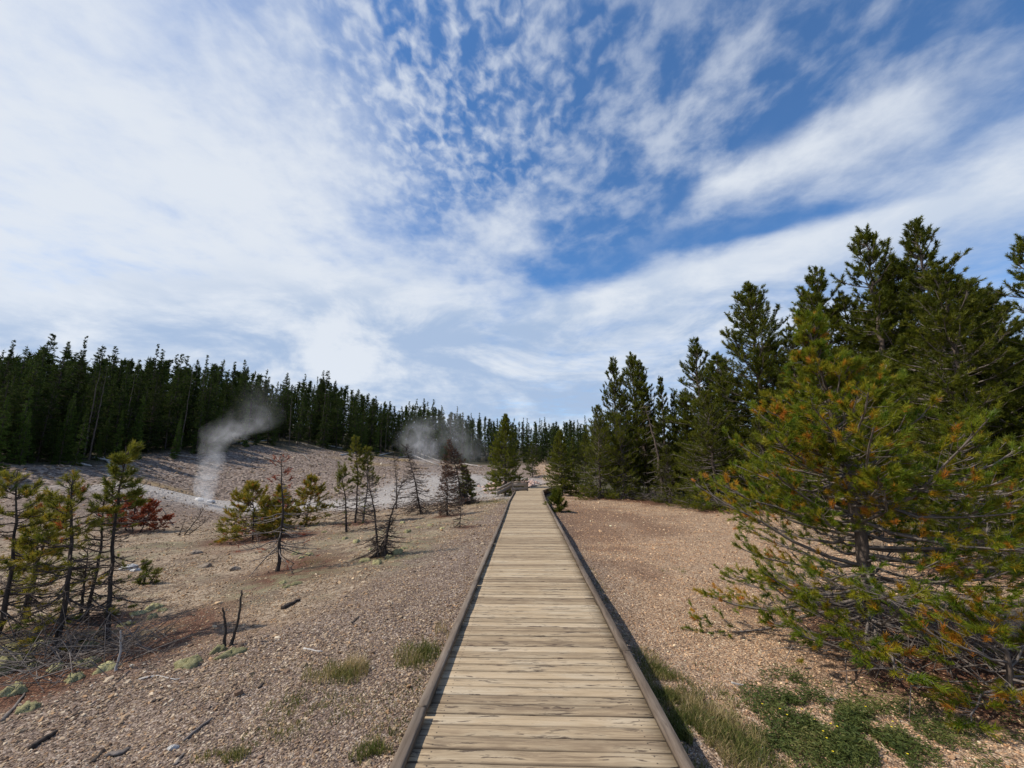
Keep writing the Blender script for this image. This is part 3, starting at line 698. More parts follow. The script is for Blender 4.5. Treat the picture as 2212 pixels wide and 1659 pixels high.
# the big near pine on the right with orange older needles
g, t = rel('near')
near_tint = lambda f, q, r: np.clip(r.normal(.33, .18, len(f)) + np.where(r.random(len(f)) < .06, r.uniform(.3, .6, len(f)), 0), 0, 1)
near_prof = lambda f: np.clip(.80 + .3 * np.sin(f * 5), .5, 1) * np.maximum(1 - f, 0.02) ** .62
make_tree('pine_tree', 'nearest bushy pine with green and orange needle tufts right of the boardwalk', 'tree',
          pine_geo(11, [(0, 0, 0), (-.02, .02, 1.2), t * .55 + np.array([.03, 0, 0]), t], .085, cb=.05, R=2.2, wh=.17, per=8, el=(-6, 52), upturn=36, twig=15, tw_len=.30, tmin=.15, shoots=(.8, 1.0,), patch=.42,
                   k=50, ln=.066, wd=.0075, seg=.075, tint=near_tint, prof=near_prof, br=.012, tw_r=.0042, wig=.16,
                   keep=lambda f, q, r: np.where(f < .24, .14 + .50 * (q > .6), .55 + .40 * (q > .4)), min_len=.2), ('bark_pine', 'twig_grey', 'needle_near'), g)
g, t = rel('near_b')
make_tree('pine_tree', 'small loose pine with orange tufts standing behind the nearest pine at the right edge', 'tree',
          pine_geo(12, [(0, 0, 0), t * .5, t], .05, cb=.08, R=1.75, wh=.20, per=6, el=(0, 52), upturn=30, twig=11, tw_len=.32, shoots=(.7, 1.0), patch=.5, k=42, ln=.075, wd=.0085, seg=.09, tint=near_tint, prof=near_prof, br=.011, tw_r=.004, wig=.16,
                   keep=lambda f, q, r: .25 + .55 * (q > .55), min_len=.2), ('bark_pine', 'twig_grey', 'needle_near'), g)
g, t = rel('low_right')
make_tree('pine_sapling', 'low spreading pine sapling with orange tips in the lower right corner', 'tree',
          pine_geo(13, [(0, 0, 0), (.05, 0, .35), t], .03, cb=.08, R=1.05, wh=.14, per=5, el=(4, 50), upturn=26, twig=11, tw_len=.36, shoots=(.7, 1.0), patch=.5, k=46, ln=.070, wd=.0070, seg=.085,
                   tint=lambda f, q, r: np.clip(r.normal(.33, .2, len(f)) + np.where(r.random(len(f)) < .25, r.uniform(.3, .6, len(f)), 0), 0, 1), prof=near_prof, br=.010, tw_r=.004, wig=.18,
                   keep=lambda f, q, r: .3 + .5 * (q > .6), min_len=.15), ('bark_pine', 'twig_grey', 'needle_near'), g)

# prototypes of the taller pines (10 m); first use moves the prototype, later uses copy it
class Proto:
    def __init__(s, build): s.build, s.root = build, None
    def put(s, loc, h, rz, wide=1.0, label=None, group=None, tilt=(0, 0), name=None):
        k = h / 10.0; sc = (k * wide, k * wide, k)
        if s.root is None:
            s.root = s.build(); o = s.root; o.location = [float(v) for v in loc]; o.rotation_euler = (tilt[0], tilt[1], rz); o.scale = sc
        else: o = copy_tree(s.root, loc, rz, sc, tilt=tilt)
        if label: o['label'] = label
        if group: o['group'] = group
        elif 'group' in o: del o['group']
        return o
pt_ = lambda mu: (lambda f, q, r: np.clip(r.normal(mu, .2, len(f)) + .25 * (q - .7), 0, 1))
def mid(seed, cb, R, wh, per, twig, prof, keep=None, mu=.5, el=(-12, 62), k=25, up=.6):
    return Proto(lambda: make_tree('pine_tree', 'pine', 'tree', pine_geo(seed, straight(10, (.15, .1), .08), .15, cb=cb, R=R, wh=wh, per=per, el=el, upturn=32, twig=twig * 1.45, tw_len=.36, tmin=.16,
                 topfine=.25, k=k, ln=.145, wd=.021, seg=.17, tint=pt_(mu), prof=prof, br=.016, tw_r=.007, wig=.13, keep=keep or (lambda f, q, r: .55 + .43 * (q > .45)), min_len=.3, up=up), ('bark_pine', 'twig_grey', 'needle_pine')))
cone_p = lambda f: np.minimum(1, .70 + f * 2.2) * np.maximum(1 - f, .02) ** .60
open_p = lambda f: np.clip(.78 + .3 * np.sin(f * 9), .5, 1.05) * np.maximum(1 - f, .02) ** .68
bush_p = lambda f: np.maximum(1 - f, .02) ** .55
MID = {'cone': mid(21, .08, 3.1, .34, 6, 4.2, cone_p), 'cone2': mid(22, .10, 2.8, .36, 6, 4.4, cone_p, mu=.42), 'open': mid(23, .16, 2.9, .40, 6, 4.2, open_p, lambda f, q, r: np.where(f < .15, .2, .55 + .43 * (q > .5)), mu=.38),
       'bush': mid(24, .03, 3.4, .34, 6, 3.6, bush_p, mu=.55), 'slim': mid(25, .10, 1.45, .38, 6, 6.0, cone_p, mu=.4), 'full': mid(26, .05, 2.9, .27, 7, 5.2, cone_p, mu=.62)}
rng = np.random.default_rng(77)
RKIND = ['cone', 'cone2', 'bush', 'open', 'open', 'open', 'open', 'cone', 'open', 'bush', 'cone2', 'cone2', 'bush', 'bush', 'cone2', 'cone2', 'cone', 'cone2', 'cone2', 'cone', 'cone', 'cone2', 'cone', 'cone2', 'cone', 'cone', 'cone2', 'bush', 'bush', 'bush', 'bush']
RLAB = ['broad conical pine with a dense pointed crown standing clear against the sky', 'slender pine top just left of the broad conical pine', 'bushy pine with foliage to the ground below the broad conical pine',
        'short open pine top directly above the nearest pine', 'pine with a rounded sparse top just left of the second tallest pine', 'second tallest of the right-hand pines, with an open see-through crown',
        'tallest pine of the right-hand stand with spreading top branches', 'dense green pine just in front of the tallest pine', 'dark pine cut off by the right edge of the picture']
FILL = ['bushy pine low between the broad conical pine and the nearest pine', 'shaded pine below the gap at the right of the tallest pine', 'shaded pine directly below the second tallest pine', 'bushy pine behind the loose orange-tufted pine', 'low bushy pine left of the nearest pine, at the edge of the gravel', 'pine half out of the picture below the cut-off dark pine', 'dark pine behind the broad conical pine, on its left', 'dark pine behind the upper crown of the nearest pine', 'dark pine behind the two tallest crowns', 'dark pine top between the narrow dark pine and the slender pine top', 'pine behind the slender pine top, touching the broad conical pine', 'pine just right of the broad conical pine, its top in the gap', 'pine top at the left shoulder of the nearest pine', 'pine below the rounded sparse top', 'pine squeezed between the two tallest crowns', 'pine close left of the tallest pine', 'pine right of the dense green pine in front of the tallest', 'dark pine left of the one cut off by the picture edge', 'low bushy pine under the cut-off dark pine', 'low bushy pine at the gravel edge left of the broad conical pine', 'lowest bushy pine at the gravel edge beside the leaning bare trunk', 'bushy pine seen through the right side of the nearest pine']
for i, ((u, v, Y), kd) in enumerate(zip(RIGHT, RKIND)):
    p = at_depth(u, v, Y); z = tz(p[0], p[1]); lab = RLAB[i] if i < len(RLAB) else None
    MID[kd].put((p[0], p[1], z), p[2] - z, rng.uniform(0, 6.28), {0: 1.1, 7: 1.1, 2: 1.15, 8: 1.0}.get(i, rng.uniform(.95, 1.15)), lab or FILL[i - len(RLAB)], None if lab else 'pines filling the right-hand thicket')
CKIND = ['cone2', 'cone', 'slim', 'bush', 'slim', 'bush', 'slim', 'cone2', 'bush', 'cone2']
CLAB = ['left of two tall pointed pines standing together beyond the orange gravel', 'taller middle pine of the group beyond the orange gravel', 'thin dark pine top right of the tall group beyond the gravel',
        'spreading bright green pine at the foot of the tall group, nearest the boardwalk', 'narrow dark pine between the leaning bare trunk and the broad conical pine', 'rounded low pine next to the boardwalk side of the tall group',
        'shaded narrow pine right behind the leaning bare trunk', 'shaded pine at the foot of the slender pine top', 'low bushy pine in front of the taller middle pine', 'pine deep behind the tall group beyond the gravel']
for i, ((u, v, Y), kd) in enumerate(zip(CENTRE, CKIND)):
    p = at_depth(u, v, Y); z = tz(p[0], p[1]); lab = CLAB[i]
    MID[kd].put((p[0], p[1], z), p[2] - z, rng.uniform(0, 6.28), rng.uniform(.8, 1.0), lab or 'shaded pine filling the gaps of the group beyond the orange gravel', None if lab else 'pines filling the group beyond the gravel')
for u, v, Y, kd, w, lab in [(1092, 897, 29.6, 'full', .98, 'lone bright green conifer standing left of the boardwalk end'), (1212, 930, 26.2, 'full', 1.0, 'bushy conifer right of the boardwalk end'),
                            (1240, 946, 31, 'slim', 1.3, 'dark narrow conifer close behind the bushy one right of the boardwalk end'), (1150, 955, 47, 'cone2', 1.0, 'conifer far behind the pale rubble at the end of the boardwalk')]:
    p = at_depth(u, v, Y); z = tz(p[0], p[1]); MID[kd].put((p[0], p[1], z), p[2] - z, rng.uniform(0, 6.28), w, lab)
# small pine bush at the kerb
p = ground_at(1204, 1106)
make_tree('pine_sapling', 'small round pine bush beside the right kerb far along the boardwalk', 'tree', pine_geo(31, straight(.72), .02, cb=.03, R=.46, wh=.10, per=7, el=(5, 60), twig=9, tw_len=.4, k=24, ln=.09, wd=.012, seg=.16, tint=pt_(.45), prof=bush_p, min_len=.15), ('bark_dark', 'twig_dark', 'needle_pine'), p)

# ------------------------------------------------------------------ thin and dying young pines left of the boardwalk
S_ = dict(sides=6, br=.011, tw_r=.0037)
def young(key, name, label, seed, stems, mats, **kw):
    """stems: list of (dx, dy, top scale, lean x, lean y, overrides)"""
    g, t = rel(key); geo = []
    for i, (dx, dy, ts, lx, ly, ov) in enumerate(stems):
        top = t * np.array([1, 1, 1.0]) * ts + np.array([lx, ly, 0]); k2 = dict(S_); k2.update(kw); k2.update(ov)
        H = np.linalg.norm(top); rb = k2.pop('r_base', .009 + .008 * H)
        n1 = top * .5 + np.array([(-1) ** i * .03 * H, .02, 0]); geo.append(shift(pine_geo(seed + i, [(0, 0, 0), n1, top], rb, **k2), (dx, dy, tz(g[0] + dx, g[1] + dy) - g[2])))
    return make_tree(name, label, 'tree', geo, mats, g)
sick_t = lambda f, q, r: np.clip(r.normal(.36, .17, len(f)) + np.where(r.random(len(f)) < .06, .5, 0), 0, 1)
top_keep = lambda lim, a=.9, b=.06: (lambda f, q, r: np.where(f > lim, a * (.45 + .55 * (q > .55)), b * (q > .5)))
YK = dict(cb=.06, wh=.15, per=5, el=(-25, 40), upturn=34, twig=19, tw_len=.40, tmin=.18, shoots=(.85, 1.0), k=44, ln=.062, wd=.0070, seg=.08, tint=sick_t, min_len=.12, wig=.2)
young('edge_a', 'pine_tree', 'yellowish thin pine with a leaning dark trunk at the left edge', 101, [(0, 0, 1, 0, 0, dict(R=.85, keep=top_keep(.38, .48, .16)))], ('bark_dark', 'twig_dark', 'needle_sick'), **YK)
young('edge_b', 'pine_tree', 'thin yellow-green pine stem between the edge pine and the tall dark-trunked pine', 105, [(0, 0, 1, 0, 0, dict(R=.7, keep=top_keep(.38, .42, .18))), (-.5, .5, 1.15, .1, 0, dict(R=.7, keep=top_keep(.38, .42, .16)))], ('bark_dark', 'twig_dark', 'needle_sick'), **YK)
young('main', 'pine_tree', 'tall dark-trunked thin pine with a green tuft top and many bare lower twigs', 111,
      [(0, 0, .86, -.05, 0, dict(R=.75, per=5, keep=top_keep(.60, .55, .05), r_base=.030, twig=14)), (.16, .42, 1.06, .0, 0, dict(R=.55, keep=top_keep(.62, .9, .03), tint=lambda f, q, r: np.clip(r.normal(.2, .12, len(f)), 0, 1)))], ('bark_dark', 'twig_dark', 'needle_sick'), **YK)
young('side', 'pine_tree', 'slim dark stem with sparse green branches beside the tall dark-trunked pine', 117, [(0, 0, 1, 0, 0, dict(R=.6, keep=lambda f, q, r: .05 + .25 * (q > .7) * (r.random(len(f)) < .8), tint=lambda f, q, r: np.clip(r.normal(.12, .1, len(f)), 0, 1))), (-.12, .05, .55, -.05, 0, dict(R=.3, k=0))], ('bark_dark', 'twig_dark', 'needle_sick'), **YK)
RK = dict(cb=.15, wh=.14, per=5, el=(5, 40), upturn=20, twig=10, tw_len=.4, k=22, ln=.06, wd=.012, seg=.10, tint=lambda f, q, r: np.clip(r.normal(.4, .25, len(f)), 0, 1), min_len=.15, wig=.2, R=.8)
young('red', 'dead_pine', 'small dead pine clump with rust red needles by the pale channel', 121, [(0, 0, 1, 0, 0, {}), (-.35, .1, .9, -.3, 0, {}), (.35, 0, .75, .45, 0, {}), (-.8, .1, .55, -.2, 0, dict(R=.5)), (.7, .2, .35, .7, 0, dict(R=.5))], ('bark_dark', 'twig_dark', 'needle_red'), **{**RK, 'shoots': (.7, 1.0), 'k': 34, 'wd': .016, 'keep': lambda f, q, r: .2 + .6 * (q > .5)})
DK = dict(cb=.12, wh=.13, per=3, el=(10, 60), upturn=15, twig=5, tw_len=.45, k=0, min_len=.1, wig=.25, R=.45)
young('bent', 'dead_shrub', 'bare black bent shrub leaning over the pale channel bank', 131, [(0, 0, 1, 0, 0, {}), (-.2, 0, .5, -.2, 0, {}), (.15, 0, .6, .35, 0, {})], ('bark_dark', 'twig_dark', 'needle_red'), **DK)
young('leaner', 'dead_pole', 'bare dead stem leaning left beside the rust red clump', 135, [(0, 0, 1, 0, 0, dict(R=.2, per=2, wh=.3))], ('bark_grey', 'twig_grey', 'needle_red'), **DK)
young('sap', 'pine_sapling', 'tiny green pine sapling alone on the tan gravel', 137, [(0, 0, 1, 0, 0, dict(R=.16, wh=.06, per=4, twig=14, tint=lambda f, q, r: np.clip(r.normal(.15, .1, len(f)), 0, 1), k=18, ln=.04, seg=.06)), (.1, 0, .5, .15, 0, dict(R=.16, wh=.06, per=3, k=18, ln=.04, seg=.06))], ('bark_dark', 'twig_dark', 'needle_sick'), **{**YK, 'min_len': .06})
DS = dict(cb=.25, wh=.10, per=2, el=(10, 40), upturn=5, twig=2, tw_len=.5, k=0, min_len=.04, wig=.25, R=.11, tw_r=.002, br=.01, taper=.55)
young('stump_a', 'charred_sapling', 'short charred stem, the straight one of two on the gravel', 141, [(0, 0, 1, 0, 0, dict(r_base=.014))], ('bark_dark', 'twig_dark', 'needle_red'), **DS)
young('stump_b', 'charred_sapling', 'taller charred stem, the slanting one of two on the gravel', 143, [(0, 0, 1, 0, 0, dict(r_base=.014, R=.2))], ('bark_dark', 'twig_grey', 'needle_red'), **DS)
young('pale', 'dead_twig', 'bleached white dead twig standing by the moss cushions', 145, [(0, 0, 1, 0, 0, dict(R=.30, per=4, wh=.07, r_base=.009))], ('dead_white', 'twig_grey', 'needle_red'), **{**DS, 'twig': 8})
yel_t = lambda f, q, r: np.clip(r.normal(.48, .16, len(f)) + np.where(r.random(len(f)) < .1, .4, 0), 0, 1)
YB = dict(cb=.10, wh=.15, per=7, el=(-6, 50), upturn=30, twig=14, tw_len=.42, shoots=(.6, 1.0), k=34, ln=.078, wd=.0115, seg=.11, tint=yel_t, min_len=.18, wig=.15, keep=lambda f, q, r: .2 + .55 * (q > .55))
young('yel_a', 'pine_tree', 'bushy yellow-green young pine with a few red tufts left of the red-tipped spire', 151, [(0, 0, 1, 0, 0, dict(R=1.2)), (.75, .2, .75, .2, 0, dict(R=.8))], ('bark_dark', 'twig_dark', 'needle_sick'), **YB)
young('yel_b', 'pine_tree', 'bushy yellow-green young pine right behind the red-tipped spire', 155, [(0, 0, 1, 0, 0, dict(R=1.1)), (-.8, -.4, .8, -.2, 0, dict(R=.8)), (-1.3, -.8, .6, -.1, 0, dict(R=.6))], ('bark_dark', 'twig_dark', 'needle_sick'), **YB)
young('spire', 'dead_pine', 'nearly dead pine spire with rust red needle tips and grey drooping twigs', 161, [(0, 0, 1, 0, 0, dict(R=.95, per=5, wh=.17, el=(-26, 40), prof=lambda f: np.where(f < .42, 1 - f * .9, .28 * (1.4 - f)), twig=6, r_base=.036))],
      ('bark_dark', 'twig_grey', 'needle_red'), **{**RK, 'cb': .2, 'tw_r': .0045, 'k': 24, 'wd': .009, 'ln': .05, 'keep': lambda f, q, r: np.where(f > .6, .28, .09) * (q > .6)})
trio_t = lambda f, q, r: np.clip(r.normal(.25, .14, len(f)), 0, 1)
TK = dict(cb=.06, wh=.17, per=6, el=(-18, 45), upturn=32, twig=10, tw_len=.42, shoots=(.9,), k=40, ln=.078, wd=.012, seg=.12, tint=trio_t, min_len=.15, wig=.18, R=.85)
young('trio_a', 'pine_tree', 'tallest of three close stems with a sparse green crown in the left scrub', 171, [(0, 0, 1, 0, 0, dict(keep=top_keep(.40, .75, .02), prof=lambda f: np.clip(.6 + .5 * np.sin(f * 11), .3, 1) * (1.15 - f)))], ('bark_dark', 'twig_dark', 'needle_sick'), **TK)
young('trio_b', 'pine_tree', 'pale-barked stem with green tufts close right of the tallest scrub stem', 174, [(0, 0, 1, 0, 0, dict(keep=top_keep(.45, .8, .05), r_base=.04))], ('bark_grey', 'twig_dark', 'needle_sick'), **TK)
young('trio_c', 'pine_tree', 'thin stem with green tufts close left of the tallest scrub stem', 177, [(0, 0, 1, 0, 0, dict(keep=top_keep(.55, .7, .04), r_base=.035))], ('bark_dark', 'twig_dark', 'needle_sick'), **TK)
DT = dict(cb=.04, wh=.13, per=6, el=(-32, 30), upturn=25, twig=14, tw_len=.45, tmin=.15, min_len=.14, wig=.22, R=.8, k=0, tw_r=.0048)
def dead(key, name, label, seed, tops, mats, **kw):
    g, t = rel(key); geo = []
    for i, (tp, dx, ov) in enumerate(tops):
        top = t if tp is None else at_depth(tp[0], tp[1], g[1]) - g - np.array([dx, 0, 0]); k2 = dict(S_); k2.update(kw); k2.update(ov); H = np.linalg.norm(top); rb = k2.pop('r_base', .009 + .008 * H)
        geo.append(shift(pine_geo(seed + i, [(0, 0, 0), top * .5 + np.array([ov.get('_', 0), 0, 0]) + np.array([.03 * H * (-1) ** i, 0, 0]), top], rb, **k2), (dx, 0, 0)))
    return make_tree(name, label, 'tree', geo, mats, g)
skirt = lambda f: np.maximum(.22, 1 - f * 1.7)
dead('fork', 'dead_pine', 'bare forked dead pine with two thin stems and a twiggy skirt near the boardwalk', 181, [(None, 0, dict(prof=skirt, r_base=.028)), ((872, 1031), .1, dict(prof=skirt, r_base=.028)), ((850, 1120), -.06, dict(R=.5, r_base=.02))], ('bark_dark', 'twig_dark', 'needle_sick'), **DT)
dead('thin', 'dead_pine', 'thin dead pine pole with short twigs in front of the ochre bank', 184, [(None, 0, dict(R=.32, prof=lambda f: np.where(f > .85, .8, .5 + .5 * (f < .2))))], ('bark_dark', 'twig_dark', 'needle_sick'), **DT)
dead('lean_a', 'dead_pine', 'dead pine leaning left with a hooked top', 187, [(None, 0, dict(R=1.05, per=7, prof=lambda f: np.maximum(.2, 1 - f) ** .8))], ('bark_dark', 'twig_dark', 'needle_sick'), **DT)
dark_keep = lambda f, q, r: .05 + .12 * (f > .4)
DD = {**DT, 'k': 16, 'ln': .07, 'wd': .014, 'seg': .1, 'keep': dark_keep, 'tint': lambda f, q, r: np.clip(r.normal(.9, .2, len(f)), 0, 1)}
dead('dark_a', 'dead_pine', 'straight dead pine with dark brown tufts left of the leaning cone-laden one', 190, [(None, 0, dict(R=.95, per=7))], ('bark_dark', 'twig_dark', 'needle_brown'), **DD)
dead('lean_b', 'dead_pine', 'tallest leaning dead pine with dark cone-laden twigs', 193, [(None, 0, dict(R=1.25, per=8, twig=14))], ('bark_dark', 'twig_dark', 'needle_brown'), **DD)
dead('dark_b', 'pine_tree', 'small dark green conifer tucked behind the leaning dead pines', 196, [(None, 0, dict(R=.7, per=7, wh=.13, k=20, keep=lambda f, q, r: .75, tint=lambda f, q, r: np.clip(r.normal(.15, .12, len(f)), 0, 1)))], ('bark_dark', 'twig_dark', 'needle_sick'), **{**DD, 'ln': .09})
dead('twiggy', 'dead_shrub', 'small twiggy dead sapling near the left kerb', 199, [(None, 0, dict(R=.45, per=6, wh=.1))], ('bark_dark', 'twig_dark', 'needle_red'), **DT)
# heap of dead branches round the leaning pines
def brush(key_uv, w, h, n, name, label, seed, mat='twig_dark'):
    rng = np.random.default_rng(seed); g = ground_at(*key_uv); a = rng.uniform(0, 6.28, n); r = w * rng.uniform(.0, 1, n) ** .7
    P0 = np.stack([np.cos(a) * r, np.sin(a) * r * .6, rng.uniform(-.02, .1, n)], 1); d = unit(np.stack([rng.normal(0, 1, n) + .3 * np.cos(a), rng.normal(0, .7, n), rng.uniform(.05, .9, n)], 1))
    L = rng.uniform(.25, 1, n) * h; P1 = P0 + d * (L * .6)[:, None]; P2 = P1 + unit(d + rng.normal(0, .35, (n, 3)) - np.array([0, 0, .3])) * (L * .5)[:, None]
    rr = rng.uniform(.0025, .008, n) * (h ** .5)
    V, T = join([cones(P0, P1, rr, rr * .7, 4), cones(P1, P2, rr * .7, rr * .25, 4)])
    link(name, mesh_np(name, V, T, [M[mat]]), loc=g, label=label, cat='branches')
brush((940, 1098), 2.0, 1.2, 170, 'brush_heap', 'tangle of dead dark branches at the feet of the leaning dead pines', 301); brush((1015, 1090), 1.3, 1.2, 120, 'brush_heap', 'twiggy dead heap beside the small dark conifer, towards the boardwalk', 302)
brush((600, 1190), .9, .7, 70, 'brush_heap', 'grey fallen twigs at the foot of the red-tipped spire', 303, 'twig_grey'); brush((130, 1440), 1.1, .8, 230, 'brush_heap', 'tangle of grey bare twigs below the tall dark-trunked pine', 304, 'twig_grey')
brush((1435, 1082), 1.4, 1.8, 130, 'brush_heap', 'tangle of bare grey branches under the leaning trunk beyond the gravel', 305, 'twig_grey')
brush((2060, 1440), 1.3, 1.1, 150, 'brush_heap', 'grey fallen branches under the nearest pine', 306, 'twig_grey')
spot('lean_c', (1436, 1084), (1392, 870))
dead('lean_c', 'dead_pine', 'tall bare leaning trunk with grey hanging twigs beyond the gravel', 307, [(None, 0, dict(R=1.2, per=3, wh=.3, el=(-45, 0), r_base=.11, prof=lambda f: np.maximum(.3, 1 - f), tw_r=.006))], ('bark_pine', 'twig_grey', 'needle_red'), **DT)

# ------------------------------------------------------------------ the far forest
def far_proto(seed, cb, R, wh, per, nm, k=9, keepp=.9, prof=None, mu=.4, bark='bark_dark'):
    return Proto(lambda: make_tree('conifer_tree', 'conifer', 'tree', pine_geo(seed, straight(10, (.1, .05), .05), .11, cb=cb, R=R, wh=wh, per=per, el=(-22, 28), upturn=14, twig=4.6, tw_len=.40, tmin=.06, shoots=(.4, 1.0), k=k, ln=.22, wd=.062, seg=.26, up=.05, topfine=.6,
                 keep=lambda f, q, r: keepp, tint=lambda f, q, r: np.clip(r.normal(mu, .25, len(f)), 0, 1), prof=prof, sides=5, br=.016, tw_r=.010, min_len=.06), (bark, 'twig_dark', nm)))
spire_p = lambda f: np.minimum(1, .7 + 2.5 * f) * np.maximum(1 - f, .02) ** .88
far_open = lambda f: np.clip(.72 + .4 * np.sin(f * 13), .35, 1.1) * np.maximum(1 - f, .03) ** .80
FAR = [far_proto(401, .10, 2.1, .48, 7, 'needle_forest', prof=spire_p), far_proto(402, .05, 1.9, .44, 7, 'needle_forest', prof=spire_p), far_proto(403, .20, 1.9, .54, 6, 'needle_forest', prof=far_open), far_proto(404, .30, 1.7, .56, 6, 'needle_forest', prof=far_open, keepp=.85),
       far_proto(405, .10, 1.75, .44, 7, 'needle_forest', prof=spire_p, mu=.3), far_proto(406, .42, 1.4, .55, 5, 'needle_forest', prof=far_open, keepp=.75)]
YNG = [far_proto(411, .04, 1.5, .40, 6, 'needle_young', prof=spire_p, mu=.5), far_proto(412, .05, 1.3, .38, 6, 'needle_young', prof=spire_p, mu=.4)]
SNAG = [far_proto(421, .25, .7, .6, 3, 'needle_forest', keepp=.06, prof=far_open, bark='bark_pine'), far_proto(422, .4, .6, .6, 3, 'needle_forest', keepp=.12, prof=far_open, bark='bark_pine')]
sky_u = [-80, 0, 60, 120, 170, 240, 330, 420, 500, 560, 600, 650, 700, 740, 800, 860, 920, 960, 1040, 1110, 1180, 1300]
sky_v = [742, 742, 738, 722, 738, 752, 752, 762, 772, 792, 808, 810, 800, 816, 846, 866, 862, 878, 888, 902, 902, 898]
fr_az = [-70, -53, -45, -38, -31, -26, -22, -18, -12, -6, 0, 10]; fr_d = [40, 42, 48.5, 55, 62, 64, 67, 72, 74, 76, 78, 80]
def forest():
    rng = np.random.default_rng(9); n = 0
    def zone(u):
        for lim, t in [(110, 'above the left edge scrub'), (260, 'above the rust red clump'), (430, 'left of the tall steam column'), (560, 'behind the tall steam column'), (690, 'above the red-tipped spire'), (830, 'above the three close stems'), (940, 'behind the steam puff'), (1060, 'behind the thin steam veil')]:
            if u < lim: return t
        return 'beyond the end of the boardwalk'
    def place(u, back, hf, P, lab, grp, wide):
        vt = np.interp(u, sky_u, sky_v); r = ray(u, vt); h = math.hypot(r[0], r[1]); az = math.degrees(math.atan2(r[0], r[1]))
        D = np.interp(az, fr_az, fr_d) + back; x, y = CAM[0] + r[0] / h * D, CAM[1] + r[1] / h * D; z = tz(x, y)
        H = max(3.0, (CAM[2] + r[2] / h * D - z)) * hf
        P.put((x, y, z - .1), H, rng.uniform(0, 6.28), wide, lab, grp, (rng.normal(0, .02), rng.normal(0, .02)))
    for row, (back, cnt, lo, hi) in enumerate([(1.5, 34, .50, .86), (4, 44, .62, 1.0), (7, 50, .72, 1.06), (11, 52, .72, 1.08), (17, 40, .74, 1.04)]):
        for i in range(cnt):
            u = -70 + (i + rng.uniform(0, 1)) / cnt * 1370
            place(u, back + rng.uniform(-1.3, 1.3), rng.uniform(lo, hi), FAR[rng.integers(len(FAR))], ('tall dark conifer in the front forest rows, ' if row < 2 else 'dark conifer top in the back forest rows, ') + zone(u), 'dark conifers of the far forest', rng.uniform(.6, 1.2) * (1.0 if u < 500 else .9))
    for i in range(44):
        u = rng.choice([rng.uniform(-60, 330), rng.uniform(330, 560), rng.uniform(560, 1060)], p=[.5, .2, .3])
        place(u, rng.uniform(-2.2, .8), rng.uniform(.25, .62), YNG[rng.integers(2)], 'short brighter green conifer at the forest edge, ' + zone(u), 'young conifers along the forest edge', rng.uniform(.75, 1.0))
    for u in [226, 238, 300, 420, 455, 640, 705, 838, 975, 1000]:
        place(u, rng.uniform(-.5, 3), rng.uniform(.75, 1.0), SNAG[rng.integers(2)], 'pale bare snag among the far conifers, ' + zone(u), 'bare snags in the far forest', .8)
    place(921, -1, 1.0, FAR[5], 'single tall open conifer rising above the far forest behind the right-hand steam', None, .9)
forest()

def distant_forest():
    """the wood behind the first rows, one dark mass"""
    rng = np.random.default_rng(19); P0, P1, NP, NA, NS = [], [], [], [], []
    for i in range(620):
        u = rng.uniform(-90, 1420); vt = np.interp(u, sky_u, sky_v); r = ray(u, vt); h = math.hypot(r[0], r[1]); az = math.degrees(math.atan2(r[0], r[1]))
        D = np.interp(az, fr_az, fr_d) + rng.uniform(14, 42); x, y = CAM[0] + r[0] / h * D, CAM[1] + r[1] / h * D; z = tz(x, y); H = max(4.0, CAM[2] + r[2] / h * D - z) * rng.uniform(.58, .90)
        P0.append((x, y, z)); P1.append((x, y, z + H * .98)); k = 105; f = rng.random(k) ** .8; a = rng.uniform(0, 6.28, k); R = H * .155 * (1 - f) ** .9 + .12; q = rng.uniform(.25, 1, k)
        NP.append(np.stack([x + np.cos(a) * R * q, y + np.sin(a) * R * q, z + H * (.06 + .94 * f)], 1)); NA.append(np.stack([np.cos(a), np.sin(a), rng.uniform(-.4, .2, k) + f * .8], 1)); NS.append(np.full(k, H / 10))
    P0, P1 = np.array(P0), np.array(P1); NP, NA, NS = map(np.concatenate, (NP, NA, NS))
    V, T = needles(rng, NP, NA, 5, .5 * NS, .55 * NS, .16 * NS, 1.0, .7)
    root = link('distant_forest', None, label='dense dark mass of conifers deep behind the first rows of the far forest', cat='forest', kind='stuff')
    v, t = cones(P0, P1, np.full(len(P0), .13), np.full(len(P0), .03), 4); link('trunks', mesh_np('trunks', v, t, [M['bark_grey']]), root, kind='stuff')
    link('foliage', mesh_np('foliage', V, T, [M['needle_forest']], tint=np.clip(np.repeat(rng.normal(.4, .25, len(NP)), 15), 0, 1)), root, kind='stuff')
distant_forest()

